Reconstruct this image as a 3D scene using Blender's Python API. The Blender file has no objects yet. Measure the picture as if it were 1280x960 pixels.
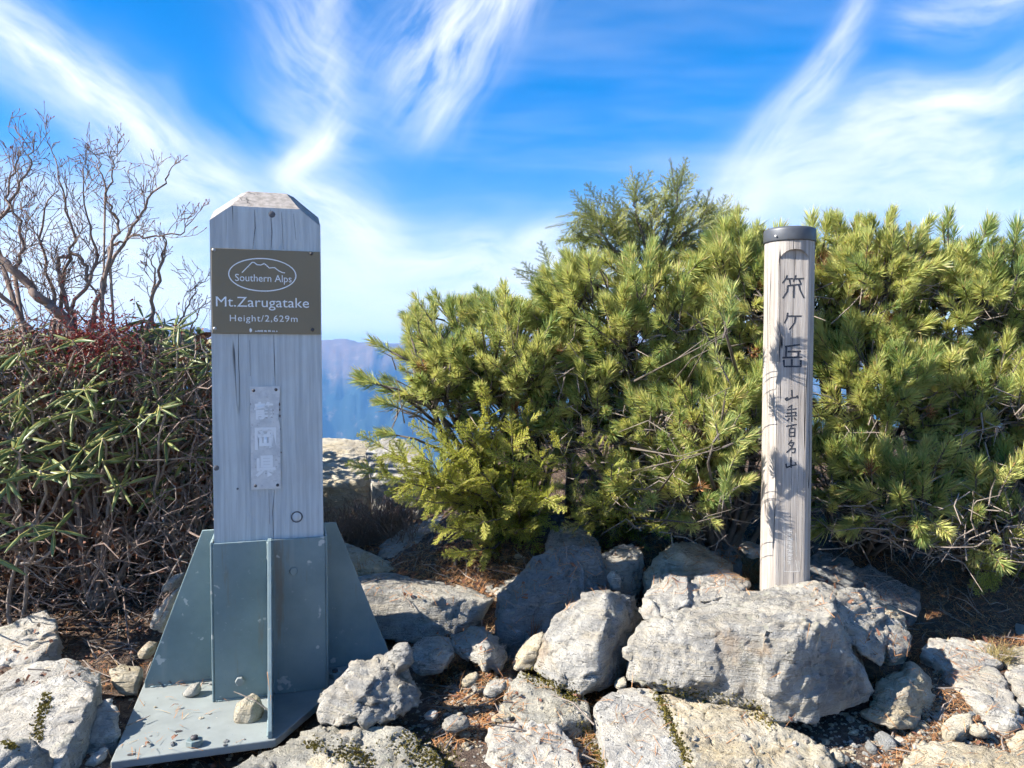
import bpy, bmesh, math, random
import numpy as np
from mathutils import Vector, Matrix, Euler
from mathutils.bvhtree import BVHTree

# ---------------------------------------------------------------- camera, sky, sun, exposure
scene = bpy.context.scene
COL = scene.collection
F_PX, CX, CY = 960.0, 640.0, 480.0          # focal length and centre in photo pixels
PITCH = math.radians(-2.2)
CAM_H = 1.02

cam_d = bpy.data.cameras.new('camera')
cam_d.sensor_width = 36.0
cam_d.lens = 36.0 * F_PX / 1280.0
cam_d.clip_start = 0.05
cam_d.clip_end = 60000.0
cam = bpy.data.objects.new('camera', cam_d)
COL.objects.link(cam)
cam.location = (0, 0, CAM_H)
cam.rotation_euler = (math.pi / 2 + PITCH, 0, 0)
scene.camera = cam

SUN_EL = math.radians(37)
SUN_XY = Vector((-0.970, -0.235)).normalized()
SUN_DIR = Vector((SUN_XY.x * math.cos(SUN_EL), SUN_XY.y * math.cos(SUN_EL), math.sin(SUN_EL)))
sun_d = bpy.data.lights.new('sun', 'SUN')
sun_d.energy = 5.0
sun_d.angle = math.radians(0.53)
sun_d.color = (1.0, 0.93, 0.82)
sun = bpy.data.objects.new('sun', sun_d)
COL.objects.link(sun)
sun.location = (-20, -3, 16)
sun.rotation_euler = (-SUN_DIR).to_track_quat('-Z', 'Y').to_euler()

scene.view_settings.view_transform = 'Standard'
scene.view_settings.look = 'None'
scene.view_settings.exposure = 1.5
scene.view_settings.gamma = 1.0
scene.view_settings.use_curve_mapping = False
scene.cycles.use_denoising = True
scene.cycles.max_bounces = 4
scene.cycles.diffuse_bounces = 2
scene.cycles.glossy_bounces = 1
scene.cycles.transmission_bounces = 2
scene.cycles.volume_bounces = 0
scene.cycles.transparent_max_bounces = 4
scene.cycles.use_adaptive_sampling = True
scene.cycles.adaptive_threshold = 0.03
scene.cycles.adaptive_min_samples = 12
scene.cycles.caustics_reflective = False
scene.cycles.caustics_refractive = False


def ray(px, py):
    dx, dy, dz = (px - CX) / F_PX, 1.0, -(py - CY) / F_PX
    c, s = math.cos(PITCH), math.sin(PITCH)
    return Vector((dx, dy * c - dz * s, dy * s + dz * c))


def at(px, py, Y):
    r = ray(px, py)
    return Vector((0, 0, CAM_H)) + r * (Y / r.y)


# ---------------------------------------------------------------- node helpers
class NT:
    def __init__(self, tree):
        self.t = tree
        self.n = tree.nodes
        self.l = tree.links

    def new(self, kind, **kw):
        nd = self.n.new(kind)
        for k, v in kw.items():
            setattr(nd, k, v)
        return nd

    def set(self, sock, v):
        if hasattr(v, 'is_output') or isinstance(v, bpy.types.NodeSocket):
            self.l.new(v, sock)
        else:
            sock.default_value = v

    def math(self, op, a, b=0.0, c=None, clamp=False):
        nd = self.new('ShaderNodeMath', operation=op, use_clamp=clamp)
        self.set(nd.inputs[0], a)
        self.set(nd.inputs[1], b)
        if c is not None:
            self.set(nd.inputs[2], c)
        return nd.outputs[0]

    def mix(self, fac, a, b, blend='MIX'):
        nd = self.new('ShaderNodeMix', data_type='RGBA', blend_type=blend)
        self.set(nd.inputs[0], fac)
        self.set(nd.inputs[6], a)
        self.set(nd.inputs[7], b)
        return nd.outputs[2]

    def ss(self, x, lo, hi, a=0.0, b=1.0):
        nd = self.new('ShaderNodeMapRange', interpolation_type='SMOOTHSTEP')
        self.set(nd.inputs[0], x)
        nd.inputs[1].default_value = lo
        nd.inputs[2].default_value = hi
        nd.inputs[3].default_value = a
        nd.inputs[4].default_value = b
        return nd.outputs[0]

    def noise(self, vec, scale, detail=4.0, rough=0.55, dist=0.0, col=False):
        nd = self.new('ShaderNodeTexNoise')
        if vec is not None:
            self.l.new(vec, nd.inputs['Vector'])
        nd.inputs['Scale'].default_value = scale
        nd.inputs['Detail'].default_value = detail
        nd.inputs['Roughness'].default_value = rough
        nd.inputs['Distortion'].default_value = dist
        return nd.outputs['Color' if col else 'Fac']

    def mapping(self, vec, scale=(1, 1, 1), rot=(0, 0, 0), loc=(0, 0, 0)):
        nd = self.new('ShaderNodeMapping')
        self.l.new(vec, nd.inputs[0])
        self.set(nd.inputs[1], loc)
        nd.inputs[2].default_value = rot
        nd.inputs[3].default_value = scale
        return nd.outputs[0]


# ---------------------------------------------------------------- world: Nishita sky with cirrus
def build_world():
    w = bpy.data.worlds.new('World')
    scene.world = w
    w.use_nodes = True
    t = NT(w.node_tree)
    t.n.clear()
    sky = t.new('ShaderNodeTexSky', sky_type='NISHITA')
    sky.sun_disc = False
    sky.sun_elevation = SUN_EL
    sky.sun_rotation = math.atan2(SUN_DIR.x, SUN_DIR.y)
    sky.altitude = 2600
    sky.air_density = 1.0
    sky.dust_density = 0.6
    sky.ozone_density = 3.0
    hs = t.new('ShaderNodeHueSaturation')
    hs.inputs['Hue'].default_value = 0.502
    hs.inputs['Saturation'].default_value = 2.15
    hs.inputs['Value'].default_value = 1.50
    t.l.new(sky.outputs[0], hs.inputs['Color'])
    tc = t.new('ShaderNodeTexCoord')
    sep = t.new('ShaderNodeSeparateXYZ')
    t.l.new(tc.outputs['Generated'], sep.inputs[0])
    x, y, z = sep.outputs
    ym = t.math('MAXIMUM', y, 0.12)
    u = t.math('DIVIDE', x, ym)
    v = t.math('DIVIDE', z, ym)
    front = t.ss(y, 0.2, 0.5)
    uv = t.new('ShaderNodeCombineXYZ')
    t.set(uv.inputs[0], u)
    t.set(uv.inputs[1], v)
    uvv = uv.outputs[0]
    warp1 = t.math('SUBTRACT', t.noise(uvv, 3.2, 2, 0.5), 0.5)
    warp2 = t.math('SUBTRACT', t.noise(t.mapping(uvv, loc=(7.3, 2.1, 0)), 3.6, 2, 0.5), 0.5)
    uw = t.math('MULTIPLY_ADD', warp1, 0.13, u)
    vw = t.math('MULTIPLY_ADD', warp2, 0.13, v)
    uvw = t.new('ShaderNodeCombineXYZ')
    t.set(uvw.inputs[0], uw)
    t.set(uvw.inputs[1], vw)
    uvw = uvw.outputs[0]

    def px2uv(px, py):
        r = ray(px, py)
        return r.x / r.y, r.z / r.y

    # cirrus streaks: (x0, y0, x1, y1, half width start, half width end, strength, streakiness)
    ST = [(-90, -35, 330, 262, 34, 46, 1.0, 0.75),
          (130, 150, 330, 250, 26, 30, 0.5, 0.8),
          (330, -70, 425, 185, 85, 30, 0.62, 0.95),
          (395, -40, 420, 120, 24, 18, 0.45, 0.9),
          (690, -60, 505, 95, 62, 40, 0.95, 0.95),
          (560, -30, 530, 175, 50, 26, 0.72, 0.9),
          (436, 145, 360, 235, 17, 26, 0.95, 0.7),
          (375, 225, 480, 330, 34, 46, 0.95, 0.8),
          (420, 300, 760, 350, 34, 22, 0.95, 0.85),
          (300, 385, 800, 372, 66, 45, 0.92, 0.65),
          (640, 305, 700, 290, 8, 12, 0.8, 0.7),
          (-60, 290, 260, 300, 62, 70, 0.95, 0.65),
          (-60, 380, 300, 385, 56, 56, 0.92, 0.6),
          (-60, 190, 120, 262, 16, 26, 0.45, 0.9),
          (1090, -60, 985, 150, 18, 16, 0.5, 0.8),
          (1050, 60, 905, 275, 22, 30, 0.62, 0.85),
          (980, 220, 930, 285, 16, 16, 0.55, 0.6),
          (1340, 80, 1000, 188, 46, 26, 1.0, 0.7),
          (1340, 170, 960, 232, 46, 34, 0.8, 0.8),
          (1120, 15, 1340, -20, 22, 28, 0.55, 0.85),
          (860, 262, 1340, 262, 56, 60, 0.6, 0.6),
          (650, 330, 940, 250, 30, 26, 0.30, 0.8)]
    # three shared fibre textures, one per prevailing streak direction
    fibres = {}
    for ang in (-37, 58, 18, 0):
        mp = t.new('ShaderNodeMapping', vector_type='TEXTURE')
        t.l.new(uvw, mp.inputs[0])
        mp.inputs[2].default_value = (0, 0, math.radians(ang))
        mp.inputs[3].default_value = (0.18, 0.044, 1)
        fibres[ang] = t.noise(mp.outputs[0], 1.0, 6, 0.59)
    total = None
    for i, (x0, y0, x1, y1, w0, w1, stren, streak) in enumerate(ST):
        u0, v0 = px2uv(x0, y0)
        u1, v1 = px2uv(x1, y1)
        L = math.hypot(u1 - u0, v1 - v0)
        ang = math.atan2(v1 - v0, u1 - u0)
        mp = t.new('ShaderNodeMapping', vector_type='TEXTURE')
        t.l.new(uvw, mp.inputs[0])
        mp.inputs[1].default_value = ((u0 + u1) / 2, (v0 + v1) / 2, 0)
        mp.inputs[2].default_value = (0, 0, ang)
        mp.inputs[3].default_value = (L / 2 * 1.08, (w0 + w1) / 2 / F_PX * 1.05, 1)
        s2 = t.new('ShaderNodeSeparateXYZ')
        t.l.new(mp.outputs[0], s2.inputs[0])
        s, tt = s2.outputs[0], s2.outputs[1]
        sq = t.math('MULTIPLY', s, s)
        ex = t.math('MULTIPLY_ADD', tt, tt, t.math('MULTIPLY', sq, sq))
        g = t.math('EXPONENT', t.math('MULTIPLY', ex, -0.9))
        a_deg = math.degrees(ang) % 180
        best = min(fibres, key=lambda k: min(abs((k % 180) - a_deg), 180 - abs((k % 180) - a_deg)))
        fine = t.new('ShaderNodeMapRange')
        t.l.new(fibres[best], fine.inputs[0])
        fine.inputs[1].default_value = 0.32
        fine.inputs[2].default_value = 0.66
        fine.inputs[3].default_value = (1 - streak) * stren
        fine.inputs[4].default_value = stren
        m = t.math('MULTIPLY', g, fine.outputs[0])
        if total is None:
            total = t.math('SUBTRACT', 1.0, m)
        else:   # screen
            total = t.math('MULTIPLY', total, t.math('SUBTRACT', 1.0, m))
    total = t.math('SUBTRACT', 1.0, total)
    total = t.math('MULTIPLY', total, front)
    # light cirrus everywhere else on the dome
    zc = t.math('ADD', t.math('MAXIMUM', z, 0.0), 0.16)
    pc = t.new('ShaderNodeCombineXYZ')
    t.set(pc.inputs[0], t.math('DIVIDE', x, zc))
    t.set(pc.inputs[1], t.math('DIVIDE', y, zc))
    gen = t.noise(t.mapping(pc.outputs[0], scale=(0.55, 1.5, 1), rot=(0, 0, 0.5)), 1.1, 4, 0.62)
    gen = t.ss(gen, 0.47, 0.78, 0.0, 0.75)
    gen = t.math('MULTIPLY', gen, t.math('MULTIPLY_ADD', front, -0.78, 1.0))
    # pale band near the horizon
    hz = t.math('MULTIPLY', t.ss(z, 0.13, -0.02), 0.72)
    cl = t.math('SUBTRACT', 1.0, t.math('MULTIPLY', t.math('SUBTRACT', 1.0, total), t.math('SUBTRACT', 1.0, gen)))
    cl = t.math('SUBTRACT', 1.0, t.math('MULTIPLY', t.math('SUBTRACT', 1.0, cl), t.math('SUBTRACT', 1.0, hz)))
    clear = t.mix(t.ss(z, 0.02, 0.34), sky.outputs[0], hs.outputs[0])
    col = t.mix(cl, clear, (6.7, 7.0, 7.5, 1))
    bg = t.new('ShaderNodeBackground')
    bg.inputs['Strength'].default_value = 0.064
    t.l.new(col, bg.inputs['Color'])
    out = t.new('ShaderNodeOutputWorld')
    t.l.new(bg.outputs[0], out.inputs['Surface'])
    w.cycles.sampling_method = 'MANUAL'
    w.cycles.sample_map_resolution = 512


build_world()

# ---------------------------------------------------------------- numpy noise
def _hash(ix, iy, iz, seed):
    h = (ix * 374761393 + iy * 668265263 + iz * 2147483647 + seed * 1274126177) & 0xFFFFFFFF
    h = ((h ^ (h >> 13)) * 1274126177) & 0xFFFFFFFF
    h = ((h ^ (h >> 16)) * 2246822519) & 0xFFFFFFFF
    return (h ^ (h >> 15)) & 0xFFFFFFFF


def vnoise(P, seed=0):
    """smooth value noise in -1..1 for an (n,3) array"""
    P = np.asarray(P, dtype=np.float64)
    I = np.floor(P).astype(np.int64)
    f = P - I
    f = f * f * f * (f * (f * 6 - 15) + 10)
    r = 0
    for a in (0, 1):
        wx = f[:, 0] if a else 1 - f[:, 0]
        for b in (0, 1):
            wy = f[:, 1] if b else 1 - f[:, 1]
            for c in (0, 1):
                wz = f[:, 2] if c else 1 - f[:, 2]
                r = r + wx * wy * wz * (_hash(I[:, 0] + a, I[:, 1] + b, I[:, 2] + c, seed) / 2147483648.0 - 1.0)
    return r


def fbm(P, octaves=4, seed=0, gain=0.5, ridged=False):
    s, a, tot = 0, 1.0, 0.0
    P = np.asarray(P, dtype=np.float64)
    for i in range(octaves):
        n = vnoise(P * (2.03 ** i) + i * 17.3, seed + i)
        if ridged:
            n = 1 - 2 * np.abs(n)
        s = s + a * n
        tot += a
        a *= gain
    return s / tot


def sstep(a, b, x):
    t = np.clip((x - a) / (b - a), 0, 1)
    return t * t * (3 - 2 * t)


# ---------------------------------------------------------------- object helpers
def tag(o, label=None, cat=None, group=None, kind=None):
    if label:
        o['label'] = label
    if cat:
        o['category'] = cat
    if group:
        o['group'] = group
    if kind:
        o['kind'] = kind
    return o


def empty(name, loc=(0, 0, 0), rz=0.0):
    o = bpy.data.objects.new(name, None)
    o.empty_display_size = 0.1
    COL.objects.link(o)
    o.location = loc
    o.rotation_euler = (0, 0, rz)
    return o


def link(name, me, parent=None, mats=None, loc=None):
    o = bpy.data.objects.new(name, me)
    COL.objects.link(o)
    if parent is not None:
        o.parent = parent
    if loc is not None:
        o.location = loc
    if mats is not None:
        for m in (mats if isinstance(mats, (list, tuple)) else [mats]):
            me.materials.append(m)
    return o


class MB:
    def __init__(self):
        self.v, self.f, self.m = [], [], []
        self.smooth = False

    def add(self, vs, fs, mi=0):
        n = len(self.v)
        self.v.extend(vs)
        for f in fs:
            self.f.append(tuple(i + n for i in f))
            self.m.append(mi)

    def box(self, lo, hi, mi=0):
        x0, y0, z0 = lo
        x1, y1, z1 = hi
        vs = [(x0, y0, z0), (x1, y0, z0), (x1, y1, z0), (x0, y1, z0), (x0, y0, z1), (x1, y0, z1), (x1, y1, z1), (x0, y1, z1)]
        self.add(vs, [(0, 3, 2, 1), (4, 5, 6, 7), (0, 1, 5, 4), (1, 2, 6, 5), (2, 3, 7, 6), (3, 0, 4, 7)], mi)

    def tube(self, pts, rad, sides=5, mi=0, cap=True):
        pts = [Vector(p) for p in pts]
        n = len(pts)
        vs, fs = [], []
        ref = Vector((0.31, 0.72, 0.62))
        for i, p in enumerate(pts):
            d = (pts[min(i + 1, n - 1)] - pts[max(i - 1, 0)])
            if d.length < 1e-9:
                d = Vector((0, 0, 1))
            d.normalize()
            a = d.cross(ref)
            if a.length < 1e-3:
                a = d.cross(Vector((1, 0, 0)))
            a.normalize()
            b = d.cross(a)
            r = rad[i] if hasattr(rad, '__len__') else rad
            for k in range(sides):
                th = 2 * math.pi * k / sides
                vs.append(tuple(p + a * (r * math.cos(th)) + b * (r * math.sin(th))))
        for i in range(n - 1):
            for k in range(sides):
                k2 = (k + 1) % sides
                fs.append((i * sides + k, i * sides + k2, (i + 1) * sides + k2, (i + 1) * sides + k))
        if cap:
            fs.append(tuple(range(sides))[::-1])
            fs.append(tuple((n - 1) * sides + k for k in range(sides)))
        self.add(vs, fs, mi)

    def mesh(self, name, smooth=False):
        me = bpy.data.meshes.new(name)
        me.from_pydata([tuple(v) for v in self.v], [], self.f)
        if any(self.m):
            me.polygons.foreach_set('material_index', self.m)
        if smooth:
            me.polygons.foreach_set('use_smooth', [True] * len(me.polygons))
        me.update()
        return me

    def build(self, name, mats, parent=None, smooth=False, loc=None):
        return link(name, self.mesh(name, smooth), parent, mats, loc)


def prism(mb, poly, axis_lo, axis_hi, to3, mi=0):
    """extrude a 2-D polygon: to3(a, b, t) -> xyz"""
    n = len(poly)
    vs = [to3(a, b, axis_lo) for a, b in poly] + [to3(a, b, axis_hi) for a, b in poly]
    fs = [tuple(range(n)), tuple(range(n, 2 * n))[::-1]]
    for i in range(n):
        j = (i + 1) % n
        fs.append((i, i + n, j + n, j))
    mb.add(vs, fs, mi)


def fix_normals(me):
    bm = bmesh.new()
    bm.from_mesh(me)
    bmesh.ops.recalc_face_normals(bm, faces=bm.faces)
    bm.to_mesh(me)
    bm.free()


def bevel_obj(o, w, seg=2):
    md = o.modifiers.new('bevel', 'BEVEL')
    md.width = w
    md.segments = seg
    md.limit_method = 'ANGLE'
    md.angle_limit = math.radians(40)


# ---------------------------------------------------------------- materials
def new_mat(name):
    m = bpy.data.materials.new(name)
    m.use_nodes = True
    t = NT(m.node_tree)
    b = t.n['Principled BSDF']
    return m, t, b


def bump(t, b, height, strength=0.4, dist=0.01):
    nd = t.new('ShaderNodeBump')
    nd.inputs['Strength'].default_value = strength
    nd.inputs['Distance'].default_value = dist
    t.l.new(height, nd.inputs['Height'])
    t.l.new(nd.outputs[0], b.inputs['Normal'])
    return nd


def mat_plain(name, col, rough=0.6, metal=0.0, var=0.25, scale=30.0, bumpd=0.0):
    m, t, b = new_mat(name)
    tc = t.new('ShaderNodeTexCoord')
    n = t.noise(tc.outputs['Object'], scale, 4, 0.6)
    dark = tuple(c * (1 - var) for c in col) + (1,)
    lite = tuple(min(1, c * (1 + var)) for c in col) + (1,)
    t.l.new(t.mix(n, dark, lite), b.inputs['Base Color'])
    b.inputs['Roughness'].default_value = rough
    b.inputs['Metallic'].default_value = metal
    if bumpd:
        bump(t, b, n, 0.5, bumpd)
    return m


def mat_rock(name, c_lo, c_hi, tint, lichen=0.3, strata=0.5, moss=0.0, rot=(0.3, 0.5, 0.2)):
    m, t, b = new_mat(name)
    tc = t.new('ShaderNodeTexCoord')
    oi = t.new('ShaderNodeObjectInfo')
    off = t.new('ShaderNodeCombineXYZ')
    for k in range(3):
        t.set(off.inputs[k], t.math('MULTIPLY', oi.outputs['Random'], 17.0 + 9 * k))
    vec = t.mapping(tc.outputs['Object'], loc=off.outputs[0])
    big = t.noise(vec, 5.5, 5, 0.6, 0.4)
    mid = t.noise(vec, 26, 6, 0.65, 0.2)
    fine = t.noise(vec, 150, 4, 0.7)
    svec = t.mapping(vec, scale=(1.0, 1.6, 9.0), rot=rot)
    lay = t.noise(svec, 5.0, 6, 0.62, 0.8)
    lay2 = t.noise(t.mapping(vec, scale=(1.4, 2.0, 12.0), rot=rot), 11.0, 5, 0.6, 1.2)
    base = t.mix(t.ss(big, 0.32, 0.68), c_lo + (1,), c_hi + (1,))
    base = t.mix(t.math('MULTIPLY', t.ss(lay, 0.40, 0.68), strata), base, tint + (1,))
    grey = tuple(c * 0.62 for c in c_lo)
    base = t.mix(t.math('MULTIPLY', t.ss(lay2, 0.55, 0.72), 0.55), base, grey + (1,))
    base = t.mix(t.math('MULTIPLY', t.ss(mid, 0.54, 0.70), 0.6), base, tuple(c * 0.5 for c in c_lo) + (1,))
    pale = tuple(min(0.75, c * 1.35) for c in c_hi)
    base = t.mix(t.math('MULTIPLY', t.ss(mid, 0.44, 0.30), 0.45), base, pale + (1,))
    # crustose lichen: dark map-like spots and pale green-grey ones
    vo = t.new('ShaderNodeTexVoronoi')
    t.l.new(t.mapping(vec, scale=(1, 1, 1)), vo.inputs['Vector'])
    vo.inputs['Scale'].default_value = 34
    spot = t.math('MULTIPLY', t.ss(vo.outputs['Distance'], 0.42, 0.22), t.ss(t.noise(vec, 9, 5, 0.65), 0.55, 0.64))
    base = t.mix(t.math('MULTIPLY', spot, lichen), base, (0.050, 0.055, 0.050, 1))
    pal = t.ss(t.noise(t.mapping(vec, loc=(3, 8, 1)), 13, 6, 0.7), 0.58, 0.66)
    base = t.mix(t.math('MULTIPLY', pal, lichen * 0.9), base, (0.36, 0.37, 0.26, 1))
    speck = t.ss(fine, 0.60, 0.70)
    base = t.mix(t.math('MULTIPLY', speck, 0.45), base, (0.06, 0.06, 0.06, 1))
    # hairline joints
    ck = t.ss(lay2, 0.36, 0.30)
    base = t.mix(t.math('MULTIPLY', ck, 0.45), base, tuple(c * 0.4 for c in c_lo) + (1,))
    # warm iron stain
    iron = t.ss(t.noise(t.mapping(vec, loc=(9, 4, 6)), 7, 5, 0.6, 0.6), 0.60, 0.74)
    base = t.mix(t.math('MULTIPLY', iron, 0.45), base, (0.33, 0.215, 0.11, 1))
    if moss > 0:
        mz = t.ss(t.noise(t.mapping(vec, loc=(1, 5, 9)), 10, 6, 0.75), 0.66 - 0.1 * moss, 0.70)
        base = t.mix(mz, base, (0.10, 0.10, 0.02, 1))
    t.l.new(base, b.inputs['Base Color'])
    b.inputs['Roughness'].default_value = 0.86
    b.inputs['Specular IOR Level'].default_value = 0.3
    h = t.math('ADD', t.math('MULTIPLY', mid, 0.55), t.math('MULTIPLY', fine, 0.16))
    h = t.math('SUBTRACT', t.math('ADD', h, t.math('MULTIPLY', lay2, 0.6)), t.math('MULTIPLY', ck, 0.6))
    pits = t.noise(vec, 60, 5, 0.7)
    h = t.math('ADD', h, t.math('MULTIPLY', t.math('ABSOLUTE', t.math('SUBTRACT', pits, 0.5)), 0.9))
    bump(t, b, h, 1.0, 0.020)
    return m


M = {}
M['rock_grey'] = mat_rock('rock_grey', (0.20, 0.20, 0.195), (0.45, 0.435, 0.395), (0.44, 0.39, 0.30), 0.35, 0.6)
M['rock_pale'] = mat_rock('rock_pale', (0.30, 0.29, 0.27), (0.55, 0.53, 0.48), (0.52, 0.46, 0.36), 0.22, 0.55, rot=(0.2, 1.1, 0.4))
M['rock_tan'] = mat_rock('rock_tan', (0.34, 0.305, 0.24), (0.57, 0.52, 0.41), (0.46, 0.37, 0.22), 0.22, 0.65, rot=(0.1, 0.2, 0.9))
M['rock_dark'] = mat_rock('rock_dark', (0.15, 0.16, 0.17), (0.27, 0.275, 0.27), (0.30, 0.29, 0.26), 0.4, 0.4, rot=(0.9, 0.2, 0.3))  # dark bluish rock, also given to shaded stones so shade is in the colour
M['rock_mossy'] = mat_rock('rock_mossy', (0.24, 0.235, 0.21), (0.42, 0.40, 0.34), (0.40, 0.36, 0.26), 0.35, 0.4, 0.5)


def mat_wood(name, c_lo, c_hi, crack=0.8, scale=1.0):
    m, t, b = new_mat(name)
    tc = t.new('ShaderNodeTexCoord')
    vec = t.mapping(tc.outputs['Object'], scale=(scale, scale, scale * 0.035))
    wav = t.noise(tc.outputs['Object'], 2.2, 3, 0.5, col=True)
    v2 = t.new('ShaderNodeVectorMath', operation='MULTIPLY_ADD')
    t.l.new(wav, v2.inputs[0])
    v2.inputs[1].default_value = (0.02, 0.02, 0.0)
    t.l.new(vec, v2.inputs[2])
    vec = v2.outputs[0]
    g1 = t.noise(vec, 55, 5, 0.65)
    g2 = t.noise(vec, 190, 4, 0.7)
    g3 = t.noise(tc.outputs['Object'], 5, 4, 0.6)
    col = t.mix(t.ss(g1, 0.33, 0.68), c_lo + (1,), c_hi + (1,))
    col = t.mix(t.math('MULTIPLY', t.ss(g2, 0.55, 0.80), 0.3), col, tuple(c * 0.6 for c in c_lo) + (1,))
    col = t.mix(t.math('MULTIPLY', t.ss(g3, 0.45, 0.75), 0.35), col, (0.42, 0.40, 0.385, 1))
    ck = t.noise(t.mapping(vec, loc=(4, 7, 1.3), scale=(1, 1, 0.55)), 24, 2, 0.5)
    line = t.math('MULTIPLY', t.ss(t.math('ABSOLUTE', t.math('SUBTRACT', ck, 0.5)), 0.0125, 0.002), crack)
    gate = t.ss(t.noise(t.mapping(tc.outputs['Object'], scale=(9, 9, 1.6), loc=(2, 2, 5)), 1.0, 2, 0.5), 0.5, 0.58)
    line = t.math('MULTIPLY', line, gate)
    col = t.mix(line, col, (0.02, 0.02, 0.022, 1))
    t.l.new(col, b.inputs['Base Color'])
    b.inputs['Roughness'].default_value = 0.8
    b.inputs['Specular IOR Level'].default_value = 0.25
    h = t.math('ADD', t.math('MULTIPLY', g1, 0.6), t.math('MULTIPLY', g2, 0.4))
    h = t.math('SUBTRACT', h, t.math('MULTIPLY', line, 1.5))
    bump(t, b, h, 0.6, 0.004)
    return m


M['wood_square'] = mat_wood('wood_square', (0.40, 0.43, 0.445), (0.56, 0.60, 0.61), 0.9)
M['wood_top'] = mat_wood('wood_top', (0.22, 0.20, 0.18), (0.36, 0.33, 0.30), 1.0)
M['wood_round'] = mat_wood('wood_round', (0.27, 0.24, 0.215), (0.45, 0.41, 0.37), 1.0, 1.5)


def mat_steel():
    m, t, b = new_mat('galvanised_steel')
    tc = t.new('ShaderNodeTexCoord')
    n1 = t.noise(tc.outputs['Object'], 4, 5, 0.6)
    n2 = t.noise(tc.outputs['Object'], 45, 4, 0.7)
    col = t.mix(t.ss(n1, 0.3, 0.7), (0.145, 0.205, 0.218, 1), (0.220, 0.290, 0.296, 1))
    col = t.mix(t.math('MULTIPLY', t.ss(n2, 0.62, 0.72), 0.5), col, (0.34, 0.38, 0.37, 1))
    streak = t.noise(t.mapping(tc.outputs['Object'], scale=(30, 30, 1.5)), 1.0, 4, 0.6)
    col = t.mix(t.math('MULTIPLY', t.ss(streak, 0.55, 0.75), 0.35), col, (0.30, 0.33, 0.32, 1))
    rr_ = t.math('MULTIPLY', t.ss(t.noise(t.mapping(tc.outputs['Object'], scale=(22, 22, 2.2), loc=(3, 1, 2)), 1.0, 5, 0.7), 0.56, 0.70), 0.6)
    col = t.mix(rr_, col, (0.20, 0.15, 0.10, 1))
    sc = t.ss(t.noise(tc.outputs['Object'], 17, 3, 0.6), 0.66, 0.70)
    col = t.mix(t.math('MULTIPLY', sc, 0.7), col, (0.58, 0.58, 0.55, 1))
    t.l.new(col, b.inputs['Base Color'])
    b.inputs['Metallic'].default_value = 0.15
    t.set(b.inputs['Roughness'], t.ss(n2, 0.3, 0.7, 0.48, 0.66))
    bump(t, b, n2, 0.25, 0.002)
    return m


M['steel'] = mat_steel()
M['steel_plate'] = mat_plain('weathered_plate', (0.225, 0.25, 0.245), 0.7, 0.05, 0.28, 14, 0.002)
M['sign_brown'] = mat_plain('brown_sign', (0.205, 0.162, 0.100), 0.55, 0.0, 0.10, 9)
M['sign_white'] = mat_plain('white_print', (0.80, 0.81, 0.81), 0.6, 0.0, 0.08, 20)
M['screw'] = mat_plain('screw_steel', (0.42, 0.42, 0.41), 0.4, 0.7, 0.3, 60)
M['screw_dark'] = mat_plain('screw_dark', (0.075, 0.07, 0.075), 0.6, 0.3, 0.3, 60)
M['cap_dark'] = mat_plain('dark_cap', (0.085, 0.092, 0.105), 0.5, 0.4, 0.35, 25)
M['ink'] = mat_plain('carved_ink', (0.032, 0.036, 0.048), 0.8, 0.0, 0.35, 90)
M['chip_white'] = mat_plain('pale_carving', (0.66, 0.65, 0.62), 0.8, 0.0, 0.15, 60)
M['groove'] = mat_plain('wood_groove', (0.12, 0.12, 0.13), 0.9, 0.0, 0.3, 80)
M['rust'] = mat_plain('rust', (0.10, 0.055, 0.045), 0.9, 0.0, 0.4, 60)


def mat_whiteplate():
    m, t, b = new_mat('worn_white_plate')
    tc = t.new('ShaderNodeTexCoord')
    n1 = t.noise(tc.outputs['Object'], 30, 5, 0.7)
    n2 = t.noise(tc.outputs['Object'], 120, 4, 0.7)
    col = t.mix(t.ss(n1, 0.35, 0.7), (0.66, 0.66, 0.65, 1), (0.50, 0.51, 0.52, 1))
    col = t.mix(t.math('MULTIPLY', t.ss(n2, 0.62, 0.70), 0.6), col, (0.20, 0.17, 0.16, 1))
    t.l.new(col, b.inputs['Base Color'])
    b.inputs['Roughness'].default_value = 0.6
    return m


M['white_plate'] = mat_whiteplate()


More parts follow.
